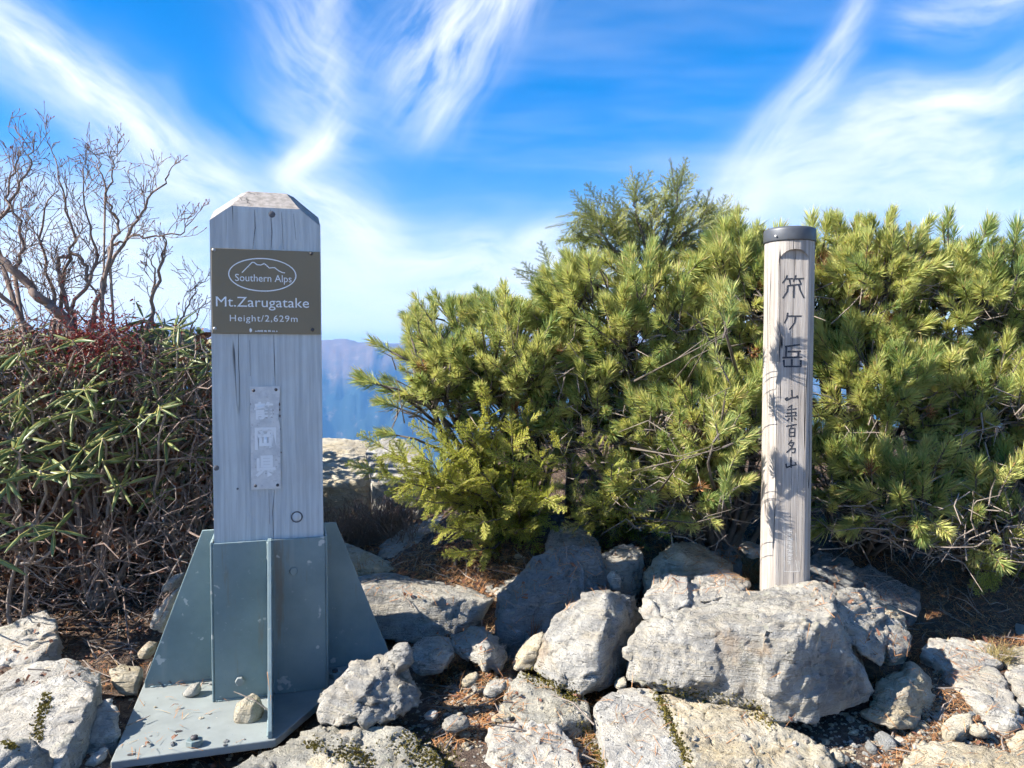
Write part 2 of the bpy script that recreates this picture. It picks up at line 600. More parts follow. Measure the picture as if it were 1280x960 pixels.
def mat_leaf(name, c1, c2, c3=None, trans=0.3, rough=0.45, rnd=1.0):
    """foliage: colour varies per object and along the object's own noise; part of the light shines through"""
    m, t, b = new_mat(name)
    oi = t.new('ShaderNodeObjectInfo')
    tc = t.new('ShaderNodeTexCoord')
    n = t.noise(tc.outputs['Object'], 16, 3, 0.6)
    geo = t.new('ShaderNodeNewGeometry')
    f = t.math('ADD', t.math('MULTIPLY', oi.outputs['Random'], 0.55 * rnd), t.math('MULTIPLY', n, 0.5))
    f = t.math('ADD', f, t.math('MULTIPLY', t.math('SUBTRACT', geo.outputs['Random Per Island'], 0.5), 0.5))
    col = t.mix(t.ss(f, 0.15, 0.85), c1 + (1,), c2 + (1,))
    if c3:
        col = t.mix(t.ss(t.math('ADD', geo.outputs['Random Per Island'], t.math('MULTIPLY', oi.outputs['Random'], 0.1)), 0.92, 0.98), col, c3 + (1,))
    t.l.new(col, b.inputs['Base Color'])
    b.inputs['Roughness'].default_value = rough
    b.inputs['Specular IOR Level'].default_value = 0.45
    tr = t.new('ShaderNodeBsdfTranslucent')
    t.l.new(t.mix(0.5, col, (c2[0] * 1.3, c2[1] * 1.3, c2[2], 1)), tr.inputs['Color'])
    mx = t.new('ShaderNodeMixShader')
    mx.inputs[0].default_value = trans
    t.l.new(b.outputs[0], mx.inputs[1])
    t.l.new(tr.outputs[0], mx.inputs[2])
    t.l.new(mx.outputs[0], t.n['Material Output'].inputs['Surface'])
    return m


M['needle'] = mat_leaf('pine_needle', (0.155, 0.25, 0.085), (0.58, 0.585, 0.20), (0.55, 0.42, 0.20), 0.36, 0.42)
M['hemlock_top'] = mat_leaf('fir_needle', (0.17, 0.22, 0.05), (0.34, 0.36, 0.08), None, 0.3, 0.5)
M['hemlock_low'] = mat_leaf('yellow_needle', (0.29, 0.35, 0.050), (0.54, 0.55, 0.11), (0.40, 0.25, 0.08), 0.42, 0.5)
M['rhodo'] = mat_leaf('leather_leaf', (0.055, 0.100, 0.030), (0.18, 0.22, 0.075), (0.40, 0.32, 0.09), 0.15, 0.42)
M['midrib'] = mat_plain('leaf_midrib', (0.42, 0.38, 0.10), 0.5, 0, 0.2, 30)
M['red_bud'] = mat_leaf('red_leaf', (0.13, 0.018, 0.022), (0.24, 0.045, 0.035), None, 0.2, 0.6)
M['bark'] = mat_plain('grey_bark', (0.125, 0.105, 0.090), 0.9, 0, 0.5, 60, 0.004)
M['bark_dead'] = mat_plain('dead_bark', (0.24, 0.20, 0.17), 0.9, 0, 0.5, 60, 0.004)
M['bark_bare'] = mat_plain('bare_bark', (0.20, 0.145, 0.118), 0.85, 0, 0.45, 45, 0.004)
M['bud'] = mat_plain('bud_brown', (0.26, 0.15, 0.06), 0.7, 0, 0.3, 60)
M['dead_needle'] = mat_leaf('dead_needle', (0.22, 0.085, 0.035), (0.44, 0.215, 0.085), (0.50, 0.36, 0.20), 0.15, 0.7)
M['dead_leaf'] = mat_leaf('dead_leaf', (0.09, 0.034, 0.022), (0.19, 0.085, 0.048), (0.33, 0.24, 0.16), 0.1, 0.75)
M['grass'] = mat_leaf('dry_grass', (0.30, 0.24, 0.10), (0.48, 0.40, 0.19), None, 0.3, 0.6)
M['moss'] = mat_leaf('moss', (0.10, 0.088, 0.018), (0.22, 0.18, 0.04), None, 0.1, 0.9)


def mat_ground():
    m, t, b = new_mat('summit_soil')
    tc = t.new('ShaderNodeTexCoord')
    v = tc.outputs['Object']
    n1 = t.noise(v, 2.6, 6, 0.65)
    n2 = t.noise(v, 30, 6, 0.7)
    n3 = t.noise(v, 170, 3, 0.7)
    col = t.mix(t.ss(n1, 0.35, 0.65), (0.045, 0.028, 0.022, 1), (0.105, 0.068, 0.048, 1))
    col = t.mix(t.ss(n2, 0.45, 0.72), col, (0.19, 0.14, 0.10, 1))
    col = t.mix(t.math('MULTIPLY', t.ss(n3, 0.55, 0.72), 0.6), col, (0.30, 0.25, 0.20, 1))
    t.l.new(col, b.inputs['Base Color'])
    b.inputs['Roughness'].default_value = 0.95
    bump(t, b, t.math('ADD', n2, t.math('MULTIPLY', n3, 0.4)), 1.0, 0.02)
    return m


M['ground'] = mat_ground()


def mat_mountain():
    m, t, b = new_mat('far_mountain')
    tc = t.new('ShaderNodeTexCoord')
    v = tc.outputs['Object']
    sep = t.new('ShaderNodeSeparateXYZ')
    t.l.new(v, sep.inputs[0])
    n1 = t.noise(v, 0.0016, 7, 0.62)
    n2 = t.noise(v, 0.006, 6, 0.65)
    h = t.math('ADD', sep.outputs[2], t.math('MULTIPLY', t.math('SUBTRACT', n1, 0.5), 900))
    col = t.mix(t.ss(h, -420, 60), (0.022, 0.036, 0.028, 1), (0.16, 0.105, 0.070, 1))
    col = t.mix(t.math('MULTIPLY', t.ss(n2, 0.56, 0.70), 0.4), col, (0.30, 0.22, 0.17, 1))
    t.l.new(col, b.inputs['Base Color'])
    b.inputs['Roughness'].default_value = 1.0
    b.inputs['Specular IOR Level'].default_value = 0.0
    return m


M['mountain'] = mat_mountain()

# ---------------------------------------------------------------- ground of the summit
def ground_base(x, y):
    x = np.asarray(x, float)
    y = np.asarray(y, float)
    right = sstep(-1.0, -0.15, x)
    z = sstep(2.6, 3.25, y) * (0.06 + 0.15 * right - 0.05 * sstep(0.7, 1.2, x))
    z = z - 0.035 * sstep(0.62, 0.45, np.hypot(x + 0.76, y - 2.38)) * 1.0
    z = z + sstep(3.05, 4.1, y) * (0.62 * (1 - sstep(-1.5, -1.15, x)) + 0.10 + 0.32 * sstep(-0.5, 0.1, x))
    z = z - 0.035 * sstep(2.35, 2.05, y) * sstep(0.5, 0.9, x) - 0.012 * sstep(2.5, 2.2, y)
    r = np.maximum(0, y - 4.6)
    z = z - 0.55 * r - 0.012 * r * r
    s = np.maximum(0, np.abs(x) - 6.0)
    z = z - 0.45 * s
    bk = np.maximum(0, -1.5 - y)
    z = z - 0.3 * bk
    return z


def ground_z(x, y):
    x = np.atleast_1d(np.asarray(x, float))
    y = np.atleast_1d(np.asarray(y, float))
    P = np.stack([x, y, np.zeros_like(x)], 1)
    return ground_base(x, y) + 0.028 * fbm(P * 3.0, 3, 5) + 0.010 * fbm(P * 16.0, 3, 9)


def gz(x, y):
    return float(ground_z(x, y)[0])


def axis(lo, mid0, mid1, hi, step, grow):
    a = list(np.arange(mid0, mid1 + 1e-6, step))
    s = step
    while a[-1] < hi:
        s *= grow
        a.append(a[-1] + s)
    s = step
    while a[0] > lo:
        s *= grow
        a.insert(0, a[0] - s)
    return np.array(a)


def grid_mesh(name, X, Y, Z):
    ny, nx = X.shape
    me = bpy.data.meshes.new(name)
    V = np.stack([X, Y, Z], -1).reshape(-1, 3)
    idx = np.arange(nx * ny).reshape(ny, nx)
    Fq = np.stack([idx[:-1, :-1], idx[:-1, 1:], idx[1:, 1:], idx[1:, :-1]], -1).reshape(-1, 4)
    me.from_pydata(V.tolist(), [], Fq.tolist())
    me.polygons.foreach_set('use_smooth', [True] * len(me.polygons))
    me.update()
    return me


gx = axis(-60, -2.3, 2.3, 60, 0.022, 1.16)
gy = axis(-40, 1.5, 3.6, 70, 0.022, 1.16)
GX, GY = np.meshgrid(gx, gy)
GZ = ground_z(GX.ravel(), GY.ravel()).reshape(GX.shape)
ground = link('ground', grid_mesh('ground', GX, GY, GZ), None, M['ground'])
tag(ground, 'dark reddish brown summit soil strewn with litter', None, None, 'structure')

# ---------------------------------------------------------------- far mountains across the valley
def build_mountains():
    R = np.geomspace(60, 15500, 230)
    A = np.radians(np.linspace(-62, 62, 520))
    RR, AA = np.meshgrid(R, A, indexing='ij')
    X = RR * np.sin(AA)
    Y = RR * np.cos(AA)
    kr = [60, 300, 1200, 3000, 5200, 6600, 9300, 10200, 11500, 13500, 15500]
    kh = [-42, -200, -700, -1280, -1550, -1380, 60, 180, -150, -300, -150]
    base = np.interp(RR, kr, kh)
    P = np.stack([X, Y, np.zeros_like(X)], -1).reshape(-1, 3)
    warp = np.stack([fbm(P / 2600.0 + 3, 3, 31), fbm(P / 2600.0 + 9, 3, 32), np.zeros(len(P))], 1)
    rid = fbm(P / 2300.0 + warp * 0.55, 7, 40, 0.52, ridged=True).reshape(RR.shape)
    fin = fbm(P / 420.0 + warp * 1.5, 5, 60, 0.55, ridged=True).reshape(RR.shape)
    amp = np.interp(RR, [60, 400, 2000, 6000, 9000, 10200, 15500], [2, 20, 170, 520, 460, 90, 260])
    Z = base + amp * (rid - 0.15) + 0.34 * amp * fin
    return link('mountains', grid_mesh('mountains', X, Y, Z), None, M['mountain'])


mountains = tag(build_mountains(), 'hazy blue mountain ridge across the valley', None, None, 'structure')

# ---------------------------------------------------------------- haze between the summit and the ridge
def build_haze():
    mb = MB()
    mb.box((-17000, -120, -2100), (17000, 16500, max(v.co.z for v in mountains.data.vertices) + 15))
    m = bpy.data.materials.new('haze_air')
    m.use_nodes = True
    t = NT(m.node_tree)
    t.n.clear()
    pv = t.new('ShaderNodeVolumePrincipled')
    pv.inputs['Color'].default_value = (0.20, 0.50, 1.0, 1)
    pv.inputs['Density'].default_value = 0.000072
    pv.inputs['Anisotropy'].default_value = 0.0
    out = t.new('ShaderNodeOutputMaterial')
    t.l.new(pv.outputs[0], out.inputs['Volume'])
    o = mb.build('haze', m)
    tag(o, 'pale blue air haze over the valley', None, None, 'stuff')


build_haze()

# ---------------------------------------------------------------- square wooden summit post on steel base
ROT = math.radians(16.5)
PC = Vector((-0.760, 2.400, 0.0))
W = 0.154
post = empty('summit_sign_post', PC, ROT)
tag(post, 'square weathered wooden summit post with brown sign in a steel base', 'sign post')


def face(px, py, off=W):
    """photo pixel -> local (x, z) on the post's front face"""
    r = ray(px, py)
    n = Vector((math.sin(ROT), -math.cos(ROT), 0))
    p0 = PC + n * off
    o = Vector((0, 0, CAM_H))
    k = (p0 - o).dot(n) / r.dot(n)
    p = o + r * k - PC
    return (p.x * math.cos(ROT) + p.y * math.sin(ROT), p.z)


def cut_solid(bm, co, no):
    geom = bm.verts[:] + bm.edges[:] + bm.faces[:]
    bmesh.ops.bisect_plane(bm, geom=geom, plane_co=co, plane_no=no, clear_outer=True)
    ed = [e for e in bm.edges if e.is_boundary]
    if ed:
        bmesh.ops.contextual_create(bm, geom=ed)


def build_square_post():
    bm = bmesh.new()
    bmesh.ops.create_cube(bm, size=1.0)
    for v in bm.verts:
        v.co = Vector((v.co.x * 2 * W, v.co.y * 2 * W, 0.02 if v.co.z < 0 else 1.6))
    # planes z <= c + a*(x) + b*(y) turned to normals
    def under(p, gx_, gy_):
        no = Vector((-gx_, -gy_, 1)).normalized()
        cut_solid(bm, Vector(p), no)
    under((0, 0, 1.512), 0, 0)
    under((0, -W, 1.447), 0, 0.62)
    under((0, W, 1.447), 0, -0.62)
    for sy in (-1, 1):
        under((-W, sy * W, 1.404), 0.72, -sy * 0.34)
        under((W, sy * W, 1.400), -0.80, -sy * 0.34)
    # subdivide for a slightly uneven weathered surface
    bmesh.ops.triangulate(bm, faces=bm.faces)
    for _ in range(5):
        long = [e for e in bm.edges if e.calc_length() > 0.035]
        if not long:
            break
        bmesh.ops.subdivide_edges(bm, edges=long, cuts=1)
        bmesh.ops.triangulate(bm, faces=bm.faces)
    bm.normal_update()
    me = bpy.data.meshes.new('post')
    bm.to_mesh(me)
    bm.free()
    P = np.array([v.co[:] for v in me.vertices])
    n = fbm(P * np.array([26, 26, 3.0]), 3, 3) * 0.0012
    nn = np.array([v.normal[:] for v in me.vertices])
    P = P + nn * n[:, None]
    me.vertices.foreach_set('co', P.ravel())
    me.update()
    me.polygons.foreach_set('material_index', [1 if p.normal.z > 0.25 else 0 for p in me.polygons])
    o = link('post', me, post, [M['wood_square'], M['wood_top']])
    # long drying cracks, real grooves filled dark
    for pts in ([(338, 262), (340, 290), (339, 311)], [(318, 262), (319, 285), (316, 311)], [(352, 265), (354, 311)], [(367, 268), (370, 300)],
                [(342, 418), (343, 452), (344, 482)], [(343, 612), (341, 640), (342, 676)], [(336, 616), (337, 655)], [(312, 425), (313, 470)]):
        mb = MB()
        q = [face(*p) for p in pts]
        vs, fs = [], []
        for i, (a, c) in enumerate(q):
            w = 0.0011 if 0 < i < len(q) - 1 else 0.0004
            vs += [(a - w, -W - 0.0016, c), (a + w, -W - 0.0016, c)]
        for i in range(len(q) - 1):
            fs.append((2 * i, 2 * i + 1, 2 * i + 3, 2 * i + 2))
        mb.add(vs, fs)
        mb.build('crack', M['groove'], o)
    return o


build_square_post()


def ring_disc(mb, c, r0, r1, y, n=28, y2=None):
    vs, fs = [], []
    for k in range(n):
        a = 2 * math.pi * k / n
        vs += [(c[0] + r0 * math.cos(a), y, c[1] + r0 * math.sin(a)), (c[0] + r1 * math.cos(a), y if y2 is None else y2, c[1] + r1 * math.sin(a))]
    for k in range(n):
        j = (k + 1) % n
        fs.append((2 * k, 2 * k + 1, 2 * j + 1, 2 * j))
    mb.add(vs, fs)


def dome(mb, c, r, y, h, n=14, rings=4):
    """rounded screw head on a face looking to -y"""
    vs, fs = [(c[0], y - h, c[1])], []
    for i in range(1, rings + 1):
        a = math.pi / 2 * i / rings
        for k in range(n):
            b = 2 * math.pi * k / n
            vs.append((c[0] + r * math.sin(a) * math.cos(b), y - h * math.cos(a), c[1] + r * math.sin(a) * math.sin(b)))
    for k in range(n):
        fs.append((0, 1 + k, 1 + (k + 1) % n))
    for i in range(rings - 1):
        for k in range(n):
            k2 = (k + 1) % n
            fs.append((1 + i * n + k, 1 + (i + 1) * n + k, 1 + (i + 1) * n + k2, 1 + i * n + k2))
    mb.add(vs, fs)


# wood plug low on the face
mb = MB()
pc = face(371, 646)
ring_disc(mb, pc, 0.0135, 0.0172, -W - 0.0022)
plug = mb.build('plug_ring', M['groove'], post)
mb = MB()
dome(mb, pc, 0.0133, -W - 0.0008, 0.002, 20, 3)
mb.build('wood_plug', M['wood_square'], post, True)
# knots
for px_, py_, r_ in ((268, 585, 0.010), (297, 611, 0.004), (340, 268, 0.012)):
    mb = MB()
    kc = face(px_, py_)
    dome(mb, (max(kc[0], -W + r_ * 0.9), kc[1]), r_ * 0.8, -W - 0.0006, 0.0016, 14, 3)
    mb.build('knot', M['groove'], post, True)

# --- steel sleeve, fins, plate
SL = W + 0.0045
H_SL = 0.474


def build_sleeve():
    mb = MB()
    mb.box((-SL, -SL - 0.006, 0.010), (SL, -SL, H_SL))            # front plate
    o = mb.build('sleeve_front', M['steel'], post)
    bevel_obj(o, 0.002)
    for s in (-1, 1):
        mb = MB()
        x0, x1 = (SL, SL + 0.006) if s > 0 else (-SL - 0.006, -SL)
        mb.box((x0, -SL - 0.0085, 0.010), (x1, SL + 0.006, H_SL + 0.004))
        o = mb.build('sleeve_side', M['steel'], post)
        bevel_obj(o, 0.002)
    mb = MB()
    mb.box((-SL, SL, 0.010), (SL, SL + 0.0055, H_SL))
    mb.build('sleeve_back', M['steel'], post)


build_sleeve()


def build_fin(axis_, sign, length, t=0.0055):
    mb = MB()
    a0 = SL + 0.0062
    L0 = 0.036
    poly = [(a0, 0.0105), (a0 + length, 0.0105), (a0 + length, 0.030), (a0 + L0, H_SL + 0.006), (a0, H_SL + 0.006)]
    if axis_ == 'x':
        prism(mb, poly, -t, t, lambda a, b, k: (sign * a, k, b))
    else:
        prism(mb, poly, -t, t, lambda a, b, k: (k, sign * a, b))
    me = mb.mesh('fin')
    fix_normals(me)
    o = link('fin', me, post, M['steel'])
    bevel_obj(o, 0.0015)
    return o


def weld(pts):
    rnd_ = random.Random(len(pts) + int(pts[0][0] * 1000))
    mb_ = MB()
    q = [Vector(pts[0]).lerp(Vector(pts[1]), k / 60) for k in range(61)]
    mb_.tube(q, [0.0030 + rnd_.uniform(-0.0009, 0.0012) for _ in q], 6)
    mb_.build('weld_bead', M['steel'], post, True)


for sx_ in (-1, 1):
    weld([(sx_ * 0.0065, -SL - 0.0075, 0.012), (sx_ * 0.0065, -SL - 0.0075, H_SL - 0.004)])
    weld([(sx_ * 0.0065, -SL - 0.012, 0.0118), (sx_ * 0.0065, -SL - 0.265, 0.0118)])
    weld([(sx_ * (SL + 0.012), -0.0065, 0.0118), (sx_ * (SL + 0.195), -0.0065, 0.0118)])
weld([(-SL + 0.004, -SL - 0.0075, 0.0118), (-0.008, -SL - 0.0075, 0.0118)])
build_fin('x', -1, 0.205)
build_fin('x', 1, 0.205)
build_fin('y', -1, 0.272)
build_fin('y', 1, 0.205)


def build_base_plate():
    bm = bmesh.new()
    nx, ny = 40, 42
    x0, x1, y0, y1 = -0.378, 0.378, -0.442, 0.378
    mb = MB()
    prism(mb, [(x0, y0), (0.014, y0), (0.145, -0.236), (x1, -0.20), (x1, y1), (x0, y1)], -0.012, 0.010, lambda a, b_, k_: (a, b_, k_))
    me = mb.mesh('base_plate')
    fix_normals(me)
    o = link('base_plate', me, post, M['steel_plate'])
    bevel_obj(o, 0.003)
    bm.free()
    # bolts / nuts / holes on the plate
    for px_, py_, kind in ((243, 931, 'nut'), (419, 846, 'nut'), (223, 914, 'hole'), (164, 943, 'hole')):
        r = ray(px_, py_)
        k = (0.011 - CAM_H) / r.z
        p = Vector((0, 0, CAM_H)) + r * k - PC
        lx = p.x * math.cos(ROT) + p.y * math.sin(ROT)
        ly = -p.x * math.sin(ROT) + p.y * math.cos(ROT)
        mb = MB()
        if kind == 'nut':
            hexp = [(lx + 0.021 * math.cos(math.pi / 3 * i + 0.3), ly + 0.021 * math.sin(math.pi / 3 * i + 0.3)) for i in range(6)]
            prism(mb, hexp, 0.0106, 0.0265, lambda a, b, k_: (a, b, k_))
            me = mb.mesh('nut')
            fix_normals(me)
            b_ = link('nut', me, o, M['steel'])
            bevel_obj(b_, 0.002)
            mb = MB()
            mb.tube([(lx, ly, 0.026), (lx, ly, 0.034)], 0.009, 12)
            mb.build('bolt_end', M['screw_dark'], o, True)
        else:
            vs = [(lx + 0.010 * math.cos(2 * math.pi * i / 18), ly + 0.006 * math.sin(2 * math.pi * i / 18), 0.0114) for i in range(18)]
            mb.add(vs, [tuple(range(18))])
            mb.build('bolt_hole', M['screw_dark'], o)


build_base_plate()
# bolt heads on the sleeve front
for px_, py_, mat_, r_ in ((300, 850, 'steel_plate', 0.0135), (367, 714, 'steel', 0.013)):
    c = face(px_, py_, SL + 0.006)
    mb = MB()
    hexp = [(c[0] + r_ * math.cos(math.pi / 3 * i), c[1] + r_ * math.sin(math.pi / 3 * i)) for i in range(6)]
    dep = 0.016 if py_ > 800 else 0.004
    prism(mb, hexp, -SL - 0.0062, -SL - 0.0062 - dep, lambda a, b, k_: (a, k_, b))
    me = mb.mesh('bolt')
    fix_normals(me)
    bo = link('bolt', me, post, M[mat_])
    bevel_obj(bo, 0.002)


def text_mesh(name, s, mat, parent, x0, x1, z0, z1, y, bold=0.0, thick=0.0006, spacing=1.0):
    """lettering that fills the rectangle x0..x1, z0..z1 on a face looking to -y"""
    c = bpy.data.curves.new(name, 'FONT')
    c.body = s
    c.resolution_u = 3
    c.offset = bold
    c.space_character = spacing
    ob = bpy.data.objects.new(name, c)
    COL.objects.link(ob)
    bpy.context.view_layer.update()
    dg = bpy.context.evaluated_depsgraph_get()
    me = bpy.data.meshes.new_from_object(ob.evaluated_get(dg))
    bpy.data.objects.remove(ob)
    co = np.array([v.co[:] for v in me.vertices])
    lo, hi = co.min(0), co.max(0)
    q = np.zeros_like(co)
    q[:, 0] = x0 + (co[:, 0] - lo[0]) / (hi[0] - lo[0]) * (x1 - x0)
    q[:, 2] = z0 + (co[:, 1] - lo[1]) / (hi[1] - lo[1]) * (z1 - z0)
    q[:, 1] = y
    me.vertices.foreach_set('co', q.ravel())
    me.materials.clear()
    me.update()
    me.name = name
    return link(name, me, parent, mat)


def stroke(mb, pts, w, to3, taper=0.85):
    """one pen stroke as a flat ribbon; to3 maps 2-D to 3-D"""
    pts = [Vector(p) for p in pts]
    # resample
    out = []
    for i in range(len(pts) - 1):
        for k in range(4):
            out.append(pts[i].lerp(pts[i + 1], k / 4))
    out.append(pts[-1])
    n = len(out)
    vs, fs = [], []
    for i, p in enumerate(out):
        d = out[min(i + 1, n - 1)] - out[max(i - 1, 0)]
        if d.length < 1e-9:
            d = Vector((1, 0))
        d.normalize()
        nrm = Vector((-d.y, d.x))
        ww = w * (1.0 - (1 - taper) * (i / (n - 1)))
        vs += [to3(*(p + nrm * ww)), to3(*(p - nrm * ww))]
    for i in range(n - 1):
        fs.append((2 * i, 2 * i + 1, 2 * i + 3, 2 * i + 2))
    mb.add(vs, fs)


# --- brown sign
def build_sign():
    a = face(260.0, 310)
    b = face(396.0, 417)
    x0, x1 = -0.150, 0.151
    z1, z0 = a[1], face(262, 417)[1]
    mb = MB()
    mb.box((x0, -W - 0.0065, z0), (x1, -W - 0.0025, z1))
    s = mb.build('sign_plate', M['sign_brown'], post)
    bevel_obj(s, 0.001)
    yf = -W - 0.0071
    def fx(zx, zy):                      # zoom pixel of the sign crop -> face coordinates
        return face(260 + zx / 8.0, 305 + zy / 8.0, W + 0.007)
    # the letters sit on rows that follow the plate; take each row's height at mid plate
    def row(name, s_, zx0, zx1, zyt, zyb, bold, sp=1.0):
        l, r = fx(zx0, 0)[0], fx(zx1, 0)[0]
        zmid = (zx0 + zx1) / 2
        t_, b_ = fx(zmid, zyt)[1], fx(zmid, zyb)[1]
        return text_mesh(name, s_, M['sign_white'], s, l, r, b_, t_, yf, 0.0, spacing=sp)
    row('lettering', 'Southern Alps', 266, 832, 305, 400, 0.012)
    row('lettering', 'Mt.Zarugatake', 70, 1004, 533, 663, 0.006)
    row('lettering', 'Height/2,629m', 208, 888, 712, 796, 0.010, 1.12)
    # ellipse
    mb = MB()
    c = fx(547, 308)
    rx = (fx(888, 308)[0] - fx(205, 308)[0]) / 2
    rz = (fx(547, 140)[1] - fx(547, 476)[1]) / 2
    n = 64
    vs, fs = [], []
    for k in range(n):
        th = 2 * math.pi * k / n
        for q in (0.0, 0.0032):
            vs.append((c[0] + (rx - q) * math.cos(th), yf, c[1] + (rz - q) * math.sin(th)))
    for k in range(n):
        j = (k + 1) % n
        fs.append((2 * k, 2 * k + 1, 2 * j + 1, 2 * j))
    mb.add(vs, fs)
    mb.build('oval_outline', M['sign_white'], s)
    mb = MB()
    line = [(340, 285), (400, 225), (440, 184), (462, 184), (490, 207), (530, 210), (560, 195), (582, 210), (612, 240), (665, 236), (710, 270), (745, 286), (770, 289)]
    stroke(mb, [fx(*p) for p in line], 0.0014, lambda a_, b_: (a_, yf - 0.0002, b_), 1.0)
    mb.build('mountain_outline', M['sign_white'], s)
    # small emblem and fine print along the bottom
    mb = MB()
    em = fx(426, 862)
    vs = [(em[0] + 0.0042 * math.cos(i) * (1 if k == 0 else 0.8), yf, em[1] + 0.0062 * math.sin(i)) for k, i in enumerate(np.linspace(0, 2 * math.pi, 11)[:-1])]
    mb.add(vs, [tuple(range(10))])
    mb.build('emblem', M['sign_white'], s)
    mb = MB()
    rnd = random.Random(4)
    xx = 470
    while xx < 690:
        wv = rnd.uniform(6, 15)
        p, q = fx(xx, 872 - rnd.uniform(4, 12)), fx(xx + wv, 878)
        vs = [(p[0], yf, q[1]), (q[0], yf, q[1]), (q[0], yf, p[1]), (p[0], yf, p[1])]
        mb.add(vs, [(0, 1, 2, 3)])
        xx += wv + rnd.choice((4, 5, 14))
    mb.build('fine_print', M['sign_white'], s)
    for zx, zy, m_ in ((14, 52, 'screw'), (1032, 97, 'screw_dark'), (36, 845, 'screw'), (1046, 858, 'screw_dark')):
        p = fx(zx, zy)
        mb = MB()
        dome(mb, (min(max(p[0], x0 + 0.007), x1 - 0.006), min(max(p[1], z0 + 0.007), z1 - 0.006)), 0.0052, -W - 0.0066, 0.0035)
        mb.build('screw', M[m_], s, True)


build_sign()


# --- small worn white name plate
def build_name_plate():
    x0 = face(313, 545)[0]
    x1 = face(350.5, 545)[0]
    z1 = face(331, 483)[1]
    z0 = face(332, 611)[1]
    rnd = random.Random(8)
    # slightly chipped outline
    left = [(x0 + rnd.uniform(0, 0.0009), z0 + (z1 - z0) * k / 16) for k in range(17)]
    right = [(x1 - rnd.uniform(0, 0.0010), z1 - (z1 - z0) * k / 16) for k in range(17)]
    for k in (3, 4, 5):
        right[k] = (x1 - rnd.uniform(0.003, 0.006), right[k][1])
    mb = MB()
    prism(mb, left + right, -W - 0.0022, -W - 0.0052, lambda a, b, k_: (a, k_, b))
    me = mb.mesh('name_plate')
    fix_normals(me)
    s = link('name_plate', me, post, M['white_plate'])
    yf = -W - 0.0058
    cx = (x0 + x1) / 2 + 0.001
    for ch, pt, pb in (('静', 502, 524), ('岡', 534, 562), ('県', 569, 596)):
        h0 = face(332, pb)[1]
        h1 = face(332, pt)[1]
        text_mesh('lettering', ch, M['sign_white'], s, cx - 0.031, cx + 0.029, h0, h1, yf, 0.03)
        # small dark worn marks scattered behind the raised characters
        mb = MB()
        for k in range(7):
            px0 = cx + rnd.uniform(-0.03, 0.028)
            pz0 = h0 + rnd.uniform(0, 1) * (h1 - h0)
            vs = [(px0, yf + 0.0003, pz0), (px0 + rnd.uniform(0.002, 0.007), yf + 0.0003, pz0 + rnd.uniform(-.001, .001)), (px0 + rnd.uniform(0.002, 0.006), yf + 0.0003, pz0 + 0.0016), (px0, yf + 0.0003, pz0 + 0.0013)]
            mb.add(vs, [(0, 1, 2, 3)])
        mb.build('wear_mark', M['rust'], s)
    for a, b, in ((317, 488), (345, 487), (319.5, 607), (347, 606)):
        p = face(a, b)
        mb = MB()
        dome(mb, p, 0.0046, -W - 0.0053, 0.003)
        mb.build('screw', M['screw_dark'], s, True)
    for a, b, r in ((349.5, 505, 0.004), (349.8, 512, 0.003), (350, 520, 0.004), (350.5, 536, 0.002), (351.5, 565, 0.0025), (313.5, 505, 0.002)):
        p = face(a, b)
        mb = MB()
        vs = [(p[0] + 0.5 * r * math.cos(i) * rnd.uniform(.6, 1.2), -W - 0.0062, p[1] + 1.3 * r * math.sin(i) * rnd.uniform(.6, 1.2)) for i in np.linspace(0, 2 * math.pi, 9)[:-1]]
        mb.add(vs, [tuple(range(8))])
        mb.build('rust_patch', M['rust'], s)


build_name_plate()

# ---------------------------------------------------------------- round wooden post with carved characters
RP_Y = 2.58
rp_top = at(987, 293, RP_Y)
rp_bot = at(980.5, 735, RP_Y)
RPX = (rp_top.x + rp_bot.x) / 2
RPR = 29.6 / 960 * RP_Y
Z0R, Z1R = 0.16, at(987, 300, RP_Y - RPR * 0.6).z
FLAT_A = math.radians(-6.0)                      # direction the flat looks to, measured from -y towards -x
view = Vector((-RPX, -RP_Y)).normalized()
rpost = empty('name_post', (RPX, RP_Y, 0), 0)
tag(rpost, 'round weathered wooden post with dark cap and carved vertical characters', 'post')
LEAN = (rp_top.x - rp_bot.x) / (rp_top.z - rp_bot.z)
fn = Vector((math.sin(FLAT_A), -math.cos(FLAT_A)))     # outward normal of the flat
ft = Vector((math.cos(FLAT_A), math.sin(FLAT_A)))      # to the right along it
FOFF = RPR * 0.80
HALF = RPR * math.sqrt(1 - 0.80 ** 2)


def rpt(u, w, z):
    """local post coordinates: u along the flat, w outward, z up"""
    return (ft.x * u + fn.x * w + LEAN * (z - 0.7), ft.y * u + fn.y * w, z)


def rface(px, py):
    r = ray(px, py)
    n = Vector((fn.x, fn.y, 0))
    p0 = Vector((RPX, RP_Y, 0)) + n * FOFF
    o = Vector((0, 0, CAM_H))
    k = (p0 - o).dot(n) / r.dot(n)
    p = o + r * k
    z = p.z
    d = Vector((p.x - RPX - LEAN * (z - 0.7), p.y - RP_Y))
    return d.dot(ft), z


